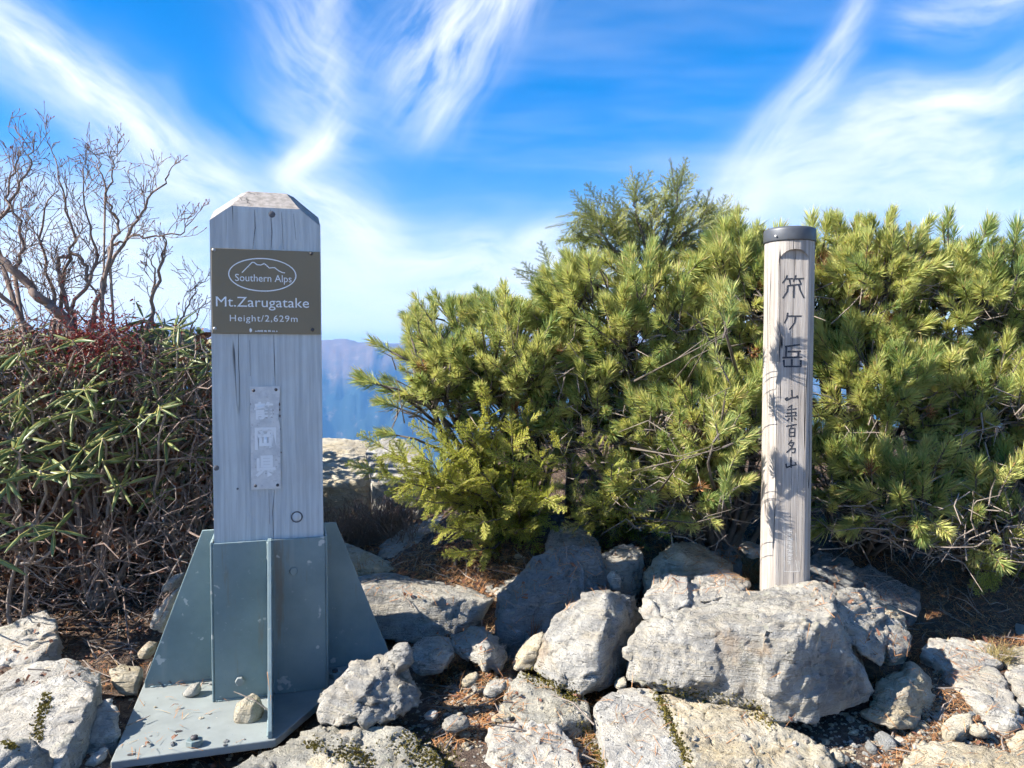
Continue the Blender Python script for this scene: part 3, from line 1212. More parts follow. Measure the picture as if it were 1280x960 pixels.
def build_round_post():
    z_arch = rface(996, 312)[1]
    na, nz = 120, 330
    zs = np.linspace(Z0R, Z1R, nz)
    zs = np.unique(np.concatenate([zs, np.linspace(z_arch - 0.06, z_arch + 0.01, 60)]))
    vs, fs = [], []
    nz = len(zs)
    for z in zs:
        for k in range(na):
            th = 2 * math.pi * k / na
            u, w = RPR * math.sin(th), RPR * math.cos(th)
            if w > FOFF:
                arch = z_arch - 0.050 * (1 - math.sqrt(max(0, 1 - (u / (HALF * 1.04)) ** 2)))
                if z < arch:
                    w = FOFF
            vs.append(rpt(u, w, z))
    P = np.array(vs)
    onflat = (P[:, 0] - LEAN * (P[:, 2] - 0.7)) * fn.x + P[:, 1] * fn.y > FOFF - 1e-4
    onflat &= (P[:, 2] < z_arch - 0.002)
    n = fbm(np.stack([np.arctan2(P[:, 1], P[:, 0]) * 9, np.zeros(len(P)), P[:, 2] * 1.3], 1), 3, 21) * 0.0011 * np.where(onflat, 0.0, 1.0)
    rr = np.hypot(P[:, 0], P[:, 1]) + 1e-9
    P[:, 0] += P[:, 0] / rr * n
    P[:, 1] += P[:, 1] / rr * n
    for i in range(nz - 1):
        for k in range(na):
            k2 = (k + 1) % na
            fs.append((i * na + k, i * na + k2, (i + 1) * na + k2, (i + 1) * na + k))
    fs.append(tuple((nz - 1) * na + k for k in range(na)))
    mb = MB()
    mb.add(P.tolist(), fs)
    me = mb.mesh('post')
    fix_normals(me)
    me.polygons.foreach_set('use_smooth', [True] * len(me.polygons))
    try:
        me.set_sharp_from_angle(angle=math.radians(38))
    except Exception:
        pass
    return link('post', me, rpost, M['wood_round'])


rp_wood = build_round_post()

# cap
mb = MB()
prof = [(0.0, 0.052), (0.6, 0.051), (0.93, 0.049), (1.03, 0.045), (1.05, 0.038), (1.05, 0.004), (1.035, 0.0), (1.0, 0.0)]
na = 64
vs, fs = [], []
for f, h in prof:
    for k in range(na):
        th = 2 * math.pi * k / na
        vs.append(rpt(RPR * f * math.sin(th), RPR * f * math.cos(th), Z1R - 0.004 + h * 0.95))
for i in range(len(prof) - 1):
    for k in range(na):
        k2 = (k + 1) % na
        fs.append((i * na + k, (i + 1) * na + k, (i + 1) * na + k2, i * na + k2))
mb.add(vs, fs)
cap = mb.build('cap', M['cap_dark'], rpost, True)
mb = MB()
nc = rpt(-RPR * 1.06 * math.sin(0.75), RPR * 1.06 * math.cos(0.75), Z1R + 0.012)
mb.tube([nc, (nc[0] - 0.004, nc[1] - 0.004, nc[2])], 0.003, 8)
mb.build('nail', M['chip_white'], cap)

STROKES = {
    'first': (950, 280, 9.6, 0.0026, [
        [(328, 615), (305, 665), (268, 712)], [(318, 660), (402, 656)], [(352, 662), (366, 735)], [(432, 615), (418, 655), (398, 692)],
        [(426, 660), (528, 654)], [(466, 660), (492, 722)], [(328, 742), (500, 722)], [(332, 742), (326, 810), (272, 892)],
        [(406, 735), (402, 888)], [(466, 735), (484, 800), (528, 890)]]),
    'second': (950, 370, 9.6, 0.0027, [
        [(332, 200), (322, 268), (292, 328)], [(338, 243), (500, 242)], [(424, 245), (416, 322), (352, 404)]]),
    'third': (950, 370, 9.6, 0.0028, [
        [(298, 608), (478, 584)], [(316, 608), (311, 735)], [(330, 668), (490, 664)], [(462, 664), (456, 735)], [(268, 740), (508, 734)],
        [(382, 758), (382, 850)], [(284, 765), (290, 846), (492, 846)], [(490, 768), (491, 850)]]),
    'fourth': (950, 480, 8.722, 0.0026, [
        [(345, 62), (352, 150)], [(302, 148), (274, 164), (290, 178), (342, 152), (392, 144), (406, 128), (414, 158)]]),
    'fifth': (950, 480, 8.722, 0.0021, [
        [(352, 228), (304, 258)], [(292, 282), (398, 270)], [(342, 240), (342, 350)], [(288, 322), (392, 306), (386, 340)], [(272, 352), (402, 345)],
        [(346, 350), (346, 412)], [(322, 370), (298, 402)], [(368, 368), (396, 392)]]),
    'sixth': (950, 480, 8.722, 0.0022, [
        [(284, 462), (402, 440)], [(346, 455), (330, 490)], [(322, 488), (320, 574)], [(320, 490), (380, 480), (376, 578)], [(324, 530), (372, 526)], [(320, 572), (376, 568)]]),
    'seventh': (950, 480, 8.722, 0.0023, [
        [(346, 608), (308, 662)], [(326, 640), (370, 638), (345, 690), (298, 742)], [(324, 664), (352, 692)], [(288, 748), (332, 710), (386, 704), (376, 748), (345, 748)]]),
    'eighth': (950, 480, 8.722, 0.0026, [
        [(336, 796), (336, 912)], [(284, 868), (288, 912), (342, 890), (398, 880)], [(384, 852), (392, 886)]]),
}
for key, (ox, oy, sc, w, strokes) in STROKES.items():
    mb = MB()
    for i, st in enumerate(strokes):
        pts = [rface(ox + a / sc, oy + b / sc) for a, b in st]
        lift = 0.0004 + 0.00003 * i
        stroke(mb, pts, w * 1.12, lambda u, z, lift=lift: rpt(u, FOFF + lift, z), 0.8)
    mb.build('carved_character', M['ink'], rp_wood)
# faint pale small lettering and the border of a lost strip at the foot
mb = MB()
rnd = random.Random(12)
def low(a, b):
    return rface(945 + a / 9.147, 630 + b / 9.147)
k = 0
for st in ([(320, 770), (500, 770)], [(330, 240), (322, 770)], [(455, 640), (470, 770)], [(490, 650), (497, 770)], [(455, 330), (460, 600)]):
    stroke(mb, [low(*p) for p in st], 0.0007, lambda u, z, k=k: rpt(u, FOFF + 0.0004 + 0.00002 * k, z), 0.8)
    k += 1
for yy in range(290, 660, 46):
    for j in range(3):
        a = 355 + rnd.uniform(0, 20)
        stroke(mb, [low(a, yy + j * 13), low(a + rnd.uniform(25, 62), yy + j * 13 - rnd.uniform(-5, 9))], 0.0007, lambda u, z, k=k: rpt(u, FOFF + 0.0004 + 0.00002 * k, z), 0.8)
        k += 1
    stroke(mb, [low(385, yy - 8), low(388, yy + 30)], 0.0007, lambda u, z, k=k: rpt(u, FOFF + 0.0004 + 0.00002 * k, z), 0.8)
    k += 1
mb.build('faded_lettering', M['chip_white'], rp_wood)
for st in ([(425, 790), (428, 905)], [(405, 220), (412, 330)]):
    mb = MB()
    stroke(mb, [low(*p) for p in st], 0.0011, lambda u, z: rpt(u, FOFF + 0.0004, z), 0.6)
    mb.build('crack', M['groove'], rp_wood)

# ---------------------------------------------------------------- rocks
ROCKS = []


def rock(label, groups, mat='rock_grey', drop=None, vox=0.0078, amp=1.0, chips=5, seed=0, rough=1.0, cat='rock', group=None, name='rock', round_=1):
    """groups: hulls of (photo x, photo y, depth Y) points; the hulls are fused into one stone"""
    ROCKS.append(dict(label=label, groups=groups, mat=mat, drop=drop, vox=vox, amp=amp, chips=chips, seed=seed or len(ROCKS) + 11,
                      rough=rough, cat=cat, group=group, name=name, round_=round_))


def lump(label, outline, Y, t, mat='rock_grey', **kw):
    """a stone given by its outline at depth Y and its half thickness t"""
    P = [at(a, b, Y) for a, b in outline]
    c = sum(P, Vector()) / len(P)
    pts = []
    for p in P:
        pts.append(p)
        pts.append(Vector((c.x + (p.x - c.x) * 0.72, c.y - t, c.z + (p.z - c.z) * 0.66)))
        pts.append(Vector((c.x + (p.x - c.x) * 0.80, c.y + t * 1.2, c.z + (p.z - c.z) * 0.80)))
    rock(label, [[('w', p) for p in pts]], mat, **kw)


def hull_bm(points, seed, chips, amp):
    rnd = random.Random(seed)
    bm = bmesh.new()
    for p in points:
        bm.verts.new(p)
    r = bmesh.ops.convex_hull(bm, input=bm.verts)
    junk = [g for g in r['geom_interior'] + r['geom_unused'] if isinstance(g, bmesh.types.BMVert)]
    bmesh.ops.delete(bm, geom=list(set(junk)), context='VERTS')
    for _ in range(chips):
        n = Vector((rnd.uniform(-1, 1), rnd.uniform(-1, 0.6), rnd.uniform(-0.4, 1))).normalized()
        pr = sorted((v.co.dot(n) for v in bm.verts), reverse=True)
        h = pr[0]
        ext = h - pr[-1]
        cut_solid(bm, n * (h - ext * rnd.uniform(0.01, 0.05)), n)
    bmesh.ops.triangulate(bm, faces=bm.faces)
    bmesh.ops.recalc_face_normals(bm, faces=bm.faces)
    return bm


def facets(P, cell, seed):
    """broken-stone relief: every cell of a jittered lattice is a little tilted plane"""
    Q = P / cell
    I = np.floor(Q).astype(np.int64)
    best = np.full(len(P), 1e9)
    val = np.zeros(len(P))
    for a in (-1, 0, 1):
        for b in (-1, 0, 1):
            for c in (-1, 0, 1):
                J = I + np.array([a, b, c])
                h = [_hash(J[:, 0], J[:, 1], J[:, 2], seed * 7 + k) / 4294967296.0 for k in range(6)]
                D = Q - (J + np.stack(h[:3], 1))
                dist = (D * D).sum(1)
                g = np.stack(h[3:], 1) * 2 - 1
                v = (D * g).sum(1) + (h[3] - 0.5) * 0.35
                m = dist < best
                best = np.where(m, dist, best)
                val = np.where(m, v, val)
    return val * cell * 0.55


def make_rocks():
    raw = []
    for R in ROCKS:
        big = bmesh.new()
        for gi, g in enumerate(R['groups']):
            pts = [p[1] if p[0] == 'w' else at(*p) for p in g]
            if R['drop'] is not None:
                c = sum(pts, Vector()) / len(pts)
                lowp = []
                for p in pts:
                    lowp.append(Vector((c.x + (p.x - c.x) * 1.04, c.y + (p.y - c.y) * 1.02, min(p.z, ground_base(p.x, p.y)) - R['drop'])))
                pts = pts + lowp
            b = hull_bm(pts, R['seed'] * 7 + gi, R['chips'], R['amp'])
            me = bpy.data.meshes.new('tmp')
            b.to_mesh(me)
            b.free()
            big.from_mesh(me)
            bpy.data.meshes.remove(me)
        me = bpy.data.meshes.new('rock')
        big.to_mesh(me)
        big.free()
        o = bpy.data.objects.new(R['name'], me)
        COL.objects.link(o)
        md = o.modifiers.new('r', 'REMESH')
        md.mode = 'VOXEL'
        md.voxel_size = R['vox']
        md.adaptivity = 0.0
        sm = o.modifiers.new('s', 'SMOOTH')
        sm.factor = 0.5
        sm.iterations = R['round_']
        raw.append(o)
    bpy.context.view_layer.update()
    dg = bpy.context.evaluated_depsgraph_get()
    rnd = np.random.RandomState(5)
    for R, o in zip(ROCKS, raw):
        me = bpy.data.meshes.new_from_object(o.evaluated_get(dg))
        old = o.data
        o.modifiers.clear()
        o.data = me
        bpy.data.meshes.remove(old)
        n = len(me.vertices)
        co = np.empty(n * 3)
        me.vertices.foreach_get('co', co)
        co = co.reshape(-1, 3)
        nr = np.empty(n * 3)
        me.vertex_normals.foreach_get('vector', nr)
        nr = nr.reshape(-1, 3)
        lo, hi = co.min(0), co.max(0)
        size = float(np.linalg.norm(hi - lo))
        k = min(1.0, size / 0.35)
        s = R['seed'] * 13
        a = R['amp'] * k
        ax = np.random.RandomState(s).normal(size=3)
        ax /= np.linalg.norm(ax)
        # broad swell, terraces along one bedding direction, chips, grain
        d = 0.004 * a * fbm(co * 7.0, 2, s)
        d += a * facets(co + 0.006 * fbm(co * 22, 2, s)[:, None], 0.120, s + 3) * 0.20 + a * facets(co + 0.004 * fbm(co * 40, 2, s)[:, None], 0.052, s + 4) * 0.26 + a * R['rough'] * facets(co + 0.003 * fbm(co * 60, 2, s)[:, None], 0.026, s + 6) * 0.10
        q = co @ ax * 26 + fbm(co * 6.0, 3, s + 5) * 2.2
        ter = (q - np.floor(q))
        ter = np.where(ter < 0.78, ter / 0.78, (1 - ter) / 0.22)
        d += 0.0095 * a * (ter - 0.5) * sstep(-0.25, 0.35, fbm(co * 4.5, 2, s + 8))
        d += 0.0016 * a * R['rough'] * (0.45 - np.abs(fbm(co * 16.0, 4, s + 9, 0.62)) * 1.2)
        d += 0.0022 * a * R['rough'] * fbm(co * 60.0, 2, s + 19, 0.6)
        r2 = fbm(co * 30.0, 3, s + 12, 0.6, ridged=True)
        d += 0.0020 * a * R['rough'] * r2
        crack = np.abs(fbm(co * 5.0 + 4, 3, s + 14))
        d -= 0.011 * a * (1 - sstep(0.0, 0.035, crack))
        co = co + nr * d[:, None]
        c = (co.min(0) + co.max(0)) / 2
        c[2] = co[:, 2].min()
        me.vertices.foreach_set('co', (co - c).ravel())
        me.polygons.foreach_set('use_smooth', [True] * len(me.polygons))
        me.update()
        o.location = c
        me.materials.clear()
        me.materials.append(M[R['mat']])
        o.name = R['name']
        me.name = R['name']
        tag(o, R['label'], R['cat'], R['group'])
        R['obj'] = o


# --- left foreground
rock('large pale domed rock with a moss streak at the lower left corner',
     [[(-110, 905, 2.05), (-30, 862, 2.22), (35, 828, 2.32), (85, 823, 2.32), (128, 845, 2.26), (118, 870, 2.02), (95, 900, 1.94), (60, 985, 1.72), (-120, 1000, 1.70)]],
     'rock_pale', drop=0.06, amp=0.75, rough=0.9, chips=3)
rock('pale lump of rock pressed against the right flank of the domed rock',
     [[(96, 905, 2.02), (137, 870, 2.08), (149, 888, 2.04), (147, 922, 1.98), (112, 938, 1.95), (86, 930, 1.95)]], 'rock_pale', drop=0.05, vox=0.009, rough=1.3)
lump('small pale pointed stone beside the lower left plate corner', [(105, 953), (118, 940), (130, 939), (133, 950), (120, 960), (108, 962)], 1.90, 0.03, 'rock_pale', vox=0.006)
lump('dark wedge of stone filling the bottom left corner', [(-40, 940), (10, 930), (48, 955), (60, 1000), (-40, 1010)], 1.72, 0.06, 'rock_grey', vox=0.01)
rock('grey fissured rock in shade under the left thicket',
     [[(-45, 805, 2.55), (12, 780, 2.62), (30, 775, 2.68), (55, 760, 2.70), (71, 776, 2.62), (74, 808, 2.52), (50, 824, 2.46), (-50, 842, 2.46)]], 'rock_pale', drop=0.05)
rock('small flat topped block of stone beside the left steel fin',
     [[(134, 836, 2.36), (150, 831, 2.44), (179, 832, 2.44), (172, 846, 2.34), (140, 850, 2.33), (168, 872, 2.32), (148, 872, 2.31), (180, 850, 2.40)]], 'rock_tan', vox=0.007, chips=3)
lump('white stone behind the slanted edge of the left steel fin', [(190, 786), (197, 762), (216, 738), (224, 735), (226, 760), (206, 790)], 2.62, 0.05, 'rock_pale', vox=0.008)
lump('small grey stone low behind the left steel fin', [(173, 814), (182, 803), (194, 806), (190, 822), (176, 822)], 2.48, 0.03, 'rock_tan', vox=0.006)
lump('small white stone high behind the left steel fin', [(203, 732), (212, 722), (228, 716), (226, 736), (208, 740)], 2.72, 0.04, 'rock_pale', vox=0.007)
# --- on and around the base plate
lump('cream stone resting on the base plate against the front fin', [(293, 898), (296, 880), (308, 871), (322, 874), (328, 890), (326, 903), (300, 905)], 2.10, 0.035, 'rock_tan', vox=0.006)
lump('grey stone lying on the plate where left fin meets the sleeve', [(228, 868), (236, 858), (247, 855), (250, 866), (240, 871)], 2.24, 0.02, 'rock_grey', vox=0.005)
rock('knobbly grey boulder with a pointed crest right of the steel base',
     [[(398, 908, 2.02), (402, 868, 2.08), (440, 832, 2.12), (492, 816, 2.14), (522, 850, 2.10), (531, 880, 2.06), (500, 897, 2.00), (455, 893, 1.97), (430, 912, 1.96), (455, 860, 1.99), (450, 850, 2.26), (520, 868, 2.26)],
      [(486, 822, 2.12), (503, 801, 2.13), (512, 808, 2.12), (513, 830, 2.10), (496, 838, 2.06), (505, 830, 2.19)]],
     'rock_grey', vox=0.009, amp=1.25, rough=1.8, chips=3, round_=3)
# --- mossy rubble bottom left of centre
rock('mossy broken slab at the bottom edge in front of the plate',
     [[(275, 968, 1.84), (330, 945, 1.90), (372, 917, 1.99), (405, 905, 2.03), (446, 918, 1.98), (455, 1000, 1.74), (260, 1000, 1.74)]], 'rock_mossy', drop=0.05, rough=1.5)
rock('rough mossy stone below the knobbly grey boulder',
     [[(392, 930, 1.97), (430, 912, 1.99), (505, 910, 1.98), (552, 945, 1.88), (560, 1000, 1.74), (440, 1000, 1.74)]], 'rock_mossy', drop=0.05, rough=1.9)
rock('pale tilted flake at the bottom edge between the two mossy stones',
     [[(372, 962, 1.84), (400, 938, 1.89), (440, 950, 1.83), (450, 1000, 1.72), (370, 1000, 1.73)]], 'rock_tan', drop=0.05, vox=0.009)
# --- middle group
rock('long flat topped slab with a dark front face right of the post',
     [[(440, 722, 3.02), (475, 714, 3.10), (560, 724, 3.06), (618, 748, 2.86), (600, 745, 2.90), (455, 737, 2.76), (540, 745, 2.72), (612, 752, 2.78), (470, 800, 2.70), (520, 805, 2.68), (560, 803, 2.70), (598, 785, 2.78), (440, 780, 2.76)]],
     'rock_grey', chips=0, amp=0.35)
rock('narrow sunlit slab behind the right steel fin',
     [[(420, 672, 3.22), (440, 684, 3.25), (470, 694, 3.25), (500, 712, 3.12), (470, 716, 3.06), (432, 700, 3.06)]], 'rock_tan', drop=0.08, chips=2, amp=0.7)
rock('low rounded rock dappled with shade under the yellow green shrub',
     [[(470, 684, 3.30), (505, 660, 3.45), (560, 640, 3.60), (592, 655, 3.50), (585, 690, 3.28), (530, 706, 3.18), (480, 706, 3.20)]], 'rock_grey', drop=0.08, amp=0.8)
rock('pale bedrock ledge on the skyline between post and pine',
     [[(385, 550, 4.15), (420, 547, 4.2), (462, 551, 4.2), (468, 575, 3.85), (462, 600, 3.70), (390, 610, 3.66), (330, 600, 3.8), (340, 552, 4.0)]], 'rock_tan', drop=0.2, amp=0.4)
rock('pale rounded boulder on the skyline beneath the pine twigs',
     [[(456, 556, 3.90), (470, 545, 3.98), (505, 548, 4.0), (535, 572, 3.9), (525, 600, 3.70), (466, 604, 3.66)]], 'rock_pale', drop=0.2, amp=0.4)
lump('flat shaded stone under the long slab beside the knobbly boulder', [(512, 812), (545, 803), (570, 812), (562, 830), (528, 840), (514, 832)], 2.42, 0.08, 'rock_grey', vox=0.009)
rock('shaded stone with one sunlit end below the long slab',
     [[(560, 792, 2.55), (600, 780, 2.60), (622, 795, 2.55), (634, 812, 2.44), (630, 842, 2.36), (606, 842, 2.32), (608, 806, 2.34), (572, 820, 2.42), (560, 808, 2.48)]], 'rock_grey', vox=0.009)
rock('dark upright boulder in the post shadow with a square top behind the split rock',
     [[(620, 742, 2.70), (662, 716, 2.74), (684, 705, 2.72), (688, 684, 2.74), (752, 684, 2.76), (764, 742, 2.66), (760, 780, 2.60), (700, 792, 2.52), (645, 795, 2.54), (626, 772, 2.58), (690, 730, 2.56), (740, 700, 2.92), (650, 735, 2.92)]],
     'rock_dark', amp=0.9, chips=0, drop=0.05)  # dark tone puts the square post's shadow into the stone's colour
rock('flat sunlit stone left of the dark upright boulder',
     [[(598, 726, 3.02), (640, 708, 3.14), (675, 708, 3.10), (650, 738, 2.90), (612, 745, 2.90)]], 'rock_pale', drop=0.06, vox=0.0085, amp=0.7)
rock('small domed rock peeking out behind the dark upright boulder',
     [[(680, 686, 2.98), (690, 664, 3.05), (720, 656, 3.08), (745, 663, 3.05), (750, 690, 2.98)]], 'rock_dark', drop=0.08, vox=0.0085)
rock('stone with a sunlit top wedged right of the dark upright boulder',
     [[(752, 692, 2.92), (775, 680, 3.0), (800, 675, 3.0), (802, 692, 2.90), (775, 712, 2.80), (755, 712, 2.82)]], 'rock_grey', drop=0.06, vox=0.0085)
lump('little dark stone in the gap right of the upright boulder', [(757, 722), (766, 713), (776, 722), (776, 738), (764, 738)], 2.62, 0.03, 'rock_grey', vox=0.007)
rock('sharp edged rock split into a lit left face and a dark right face',
     [[(690, 772, 2.40), (712, 750, 2.46), (756, 739, 2.42), (758, 780, 2.26), (746, 802, 2.22), (748, 852, 2.17), (720, 872, 2.14), (690, 852, 2.18), (668, 836, 2.24), (676, 802, 2.32), (795, 742, 2.56), (803, 770, 2.52), (784, 805, 2.44), (782, 850, 2.34), (740, 860, 2.5), (690, 840, 2.5)]],
     'rock_grey', vox=0.007, chips=0, amp=0.75, round_=1)
lump('brown shaded wedge left of the split rock', [(636, 834), (658, 804), (682, 788), (676, 812), (668, 834), (650, 838)], 2.40, 0.05, 'rock_tan', vox=0.008)
rock('angular rock with a bright top wedge under the pine branches',
     [[(806, 704, 2.86), (838, 676, 2.92), (868, 676, 2.94), (918, 704, 2.86), (905, 716, 2.76), (858, 722, 2.74), (852, 694, 2.76), (828, 720, 2.76), (810, 722, 2.80)]],
     'rock_tan', drop=0.06, vox=0.009, chips=2, amp=0.7)
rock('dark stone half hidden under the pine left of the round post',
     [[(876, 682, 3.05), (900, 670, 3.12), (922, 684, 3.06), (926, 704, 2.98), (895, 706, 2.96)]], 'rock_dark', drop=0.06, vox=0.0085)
lump('small pale stone beside the foot of the round post', [(926, 688), (936, 678), (955, 682), (956, 694), (934, 698)], 2.86, 0.05, 'rock_pale', vox=0.009)
# --- the big boulder group round the post foot
rock('two lobed pale rock lying on the left shoulder of the biggest boulder',
     [[(800, 752, 2.42), (806, 738, 2.48), (836, 714, 2.58), (860, 720, 2.52), (865, 748, 2.38), (846, 768, 2.32), (808, 776, 2.34), (802, 766, 2.36), (840, 740, 2.70)],
      [(862, 722, 2.56), (900, 709, 2.66), (942, 728, 2.60), (925, 746, 2.46), (880, 752, 2.40), (850, 762, 2.36), (900, 760, 2.66)]],
     'rock_pale', chips=3, amp=0.9, round_=4)
rock('biggest boulder with a broad pale top in front of the round post',
     [[(850, 762, 2.44), (940, 735, 2.52), (1030, 728, 2.52), (1048, 738, 2.47), (800, 776, 2.30), (880, 792, 2.14), (957, 779, 2.10), (1040, 769, 2.13), (786, 796, 2.26), (783, 852, 2.20), (850, 866, 2.11),
       (938, 888, 2.07), (1062, 816, 2.16), (1086, 860, 2.18), (1000, 890, 2.10), (800, 840, 2.60), (1070, 800, 2.60), (960, 800, 2.60)],
      [(954, 786, 2.07), (1040, 774, 2.10), (1062, 818, 2.13), (1092, 868, 2.16), (1088, 880, 2.15), (1012, 906, 2.03), (954, 903, 2.01), (948, 885, 2.03), (990, 812, 2.04), (1050, 830, 2.36), (960, 830, 2.36)],
      [(806, 800, 2.20), (850, 784, 2.20), (895, 806, 2.11), (905, 850, 2.08), (850, 862, 2.08), (795, 852, 2.15), (850, 820, 2.35)]],
     'rock_grey', vox=0.0075, chips=1, amp=0.85, rough=0.8)
rock('slanting slab split off the right side of the biggest boulder',
     [[(1028, 756, 2.26), (1050, 738, 2.44), (1080, 733, 2.46), (1104, 760, 2.40), (1112, 795, 2.30), (1102, 838, 2.20), (1088, 826, 2.19), (1056, 800, 2.20), (1090, 800, 2.48)]], 'rock_grey', vox=0.0085, chips=2)
rock('small outer flake leaning on the slanting slab',
     [[(1106, 768, 2.40), (1126, 778, 2.38), (1139, 795, 2.33), (1134, 812, 2.28), (1112, 830, 2.24), (1108, 800, 2.28), (1128, 810, 2.46)]], 'rock_grey', vox=0.008, chips=2)
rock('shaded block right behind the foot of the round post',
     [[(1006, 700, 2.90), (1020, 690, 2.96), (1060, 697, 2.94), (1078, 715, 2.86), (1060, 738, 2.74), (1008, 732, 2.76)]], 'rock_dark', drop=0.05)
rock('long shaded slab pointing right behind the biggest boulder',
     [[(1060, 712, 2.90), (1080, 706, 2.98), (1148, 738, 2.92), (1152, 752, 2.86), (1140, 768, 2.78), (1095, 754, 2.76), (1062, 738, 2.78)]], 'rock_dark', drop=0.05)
rock('cream coloured stone between biggest boulder and long shaded slab',
     [[(1080, 756, 2.62), (1095, 748, 2.66), (1130, 764, 2.62), (1134, 786, 2.54), (1112, 778, 2.50)]], 'rock_tan', drop=0.05, vox=0.009)
rock('ochre and blue stone tucked under the right end of the biggest boulder',
     [[(1074, 896, 2.14), (1102, 846, 2.26), (1140, 826, 2.38), (1162, 846, 2.34), (1166, 880, 2.26), (1142, 914, 2.10), (1118, 914, 2.08), (1090, 902, 2.10), (1135, 860, 2.14), (1150, 870, 2.36)]], 'rock_tan', vox=0.009, chips=3)
# --- right hand stones
rock('flat pale rock at right behind the sunlit rounded stone',
     [[(1150, 812, 2.52), (1162, 796, 2.60), (1200, 797, 2.62), (1240, 804, 2.58), (1254, 828, 2.44), (1225, 838, 2.38), (1180, 834, 2.40)]], 'rock_pale', drop=0.05, amp=0.7)
rock('sunlit rounded pale stone near the right edge',
     [[(1174, 842, 2.38), (1200, 828, 2.44), (1248, 832, 2.40), (1264, 866, 2.26), (1277, 892, 2.16), (1262, 904, 2.12), (1236, 900, 2.14), (1222, 872, 2.22), (1196, 852, 2.32)]], 'rock_pale', drop=0.04, amp=0.7)
rock('yellowish rock at the right edge behind the dry grass tuft',
     [[(1246, 818, 2.50), (1272, 804, 2.60), (1330, 800, 2.62), (1340, 840, 2.42), (1262, 838, 2.42)]], 'rock_tan', drop=0.05)
rock('white stone cut off by the right edge of the picture',
     [[(1258, 840, 2.36), (1282, 830, 2.42), (1330, 838, 2.36), (1330, 885, 2.20), (1284, 876, 2.20), (1266, 858, 2.28)]], 'rock_pale', drop=0.04)
lump('small pale stone at the right edge in the shade of the pine', [(1268, 792), (1280, 784), (1300, 786), (1300, 800), (1272, 800)], 2.75, 0.05, 'rock_pale', vox=0.009)
rock('brown and yellow stone lying in front of the sunlit rounded stone',
     [[(1178, 906, 2.12), (1190, 894, 2.16), (1214, 891, 2.16), (1216, 905, 2.10), (1196, 918, 2.06), (1182, 914, 2.08)]], 'rock_tan', drop=0.03, vox=0.006)
lump('small tan cube of stone right of the brown and yellow stone', [(1213, 918), (1216, 908), (1228, 905), (1234, 913), (1228, 922)], 2.08, 0.02, 'rock_tan', vox=0.005)
rock('broad cream slab along the bottom right edge',
     [[(1130, 948, 1.96), (1150, 930, 2.02), (1182, 926, 2.04), (1240, 940, 2.0), (1300, 944, 1.98), (1310, 1000, 1.76), (1140, 1000, 1.78)]], 'rock_tan', drop=0.05, amp=0.8)
rock('cream stone at the right edge above the broad cream slab',
     [[(1258, 926, 2.08), (1275, 912, 2.12), (1310, 912, 2.12), (1310, 945, 2.0), (1270, 942, 2.0)]], 'rock_tan', drop=0.04, vox=0.009)
lump('yellow rounded stone right of the streaky slab', [(1036, 950), (1041, 940), (1050, 938), (1057, 946), (1054, 957), (1042, 958)], 1.94, 0.02, 'rock_tan', vox=0.005, chips=1)
lump('grey stone in the dark hollow under the biggest boulder', [(1096, 935), (1100, 924), (1112, 918), (1120, 926), (1118, 938), (1104, 942)], 2.06, 0.03, 'rock_dark', vox=0.007)
lump('smaller grey stone left in the dark hollow under the biggest boulder', [(1082, 936), (1088, 926), (1096, 932), (1095, 943), (1086, 942)], 2.04, 0.02, 'rock_dark', vox=0.006)
# --- bottom centre slabs
rock('smooth pale slab at bottom centre with a moss filled crack on its right',
     [[(742, 876, 2.08), (772, 862, 2.16), (800, 859, 2.18), (822, 864, 2.15), (838, 905, 2.0), (864, 962, 1.84), (880, 1000, 1.74), (770, 1000, 1.74), (756, 930, 1.92)]], 'rock_pale', drop=0.05, chips=1, amp=0.45)
rock('streaky ochre and grey slab below the biggest boulder',
     [[(824, 866, 2.14), (870, 866, 2.18), (946, 884, 2.10), (985, 912, 2.02), (1028, 928, 1.98), (1040, 950, 1.90), (1042, 1000, 1.76), (884, 1000, 1.74), (850, 920, 1.93)]], 'rock_tan', drop=0.05, chips=2, amp=1.0, rough=1.2)
rock('flat grey stone with a mossy rim in front of the split rock',
     [[(624, 880, 2.12), (650, 836, 2.30), (676, 846, 2.26), (736, 874, 2.16), (738, 892, 2.06), (700, 900, 2.02), (655, 898, 2.04)]], 'rock_mossy', drop=0.03, vox=0.0085, amp=0.7, chips=2)
rock('squarish pale stone at the bottom left of the smooth slab',
     [[(611, 908, 2.03), (660, 896, 2.08), (690, 892, 2.08), (716, 925, 1.95), (730, 955, 1.86), (735, 1000, 1.74), (640, 1000, 1.74), (610, 935, 1.92)]], 'rock_pale', drop=0.04, chips=2, amp=0.7)
lump('small white stone between gravel and the flat grey stone', [(602, 864), (614, 854), (632, 850), (634, 858), (620, 872), (606, 872)], 2.22, 0.025, 'rock_pale', vox=0.006)
lump('small cream stone on the gravel below the shaded stone', [(577, 854), (584, 844), (598, 840), (600, 848), (590, 858), (580, 858)], 2.26, 0.02, 'rock_tan', vox=0.006)
lump('flat pebble on the gravel above the squarish pale stone', [(612, 899), (620, 895), (638, 893), (640, 898), (626, 903)], 2.06, 0.015, 'rock_tan', vox=0.005)
lump('pinkish pebble in the corner below the split rock', [(766, 857), (774, 850), (784, 847), (785, 858), (772, 862)], 2.20, 0.02, 'rock_tan', vox=0.005)
lump('grey chip of stone among the gravel right of the knobbly boulder', [(552, 905), (565, 898), (584, 896), (588, 906), (570, 914), (554, 912)], 2.02, 0.025, 'rock_grey', vox=0.006)
lump('pale chip of stone near the knobbly boulder foot', [(528, 895), (538, 889), (548, 890), (546, 897), (534, 900)], 2.06, 0.015, 'rock_pale', vox=0.005)
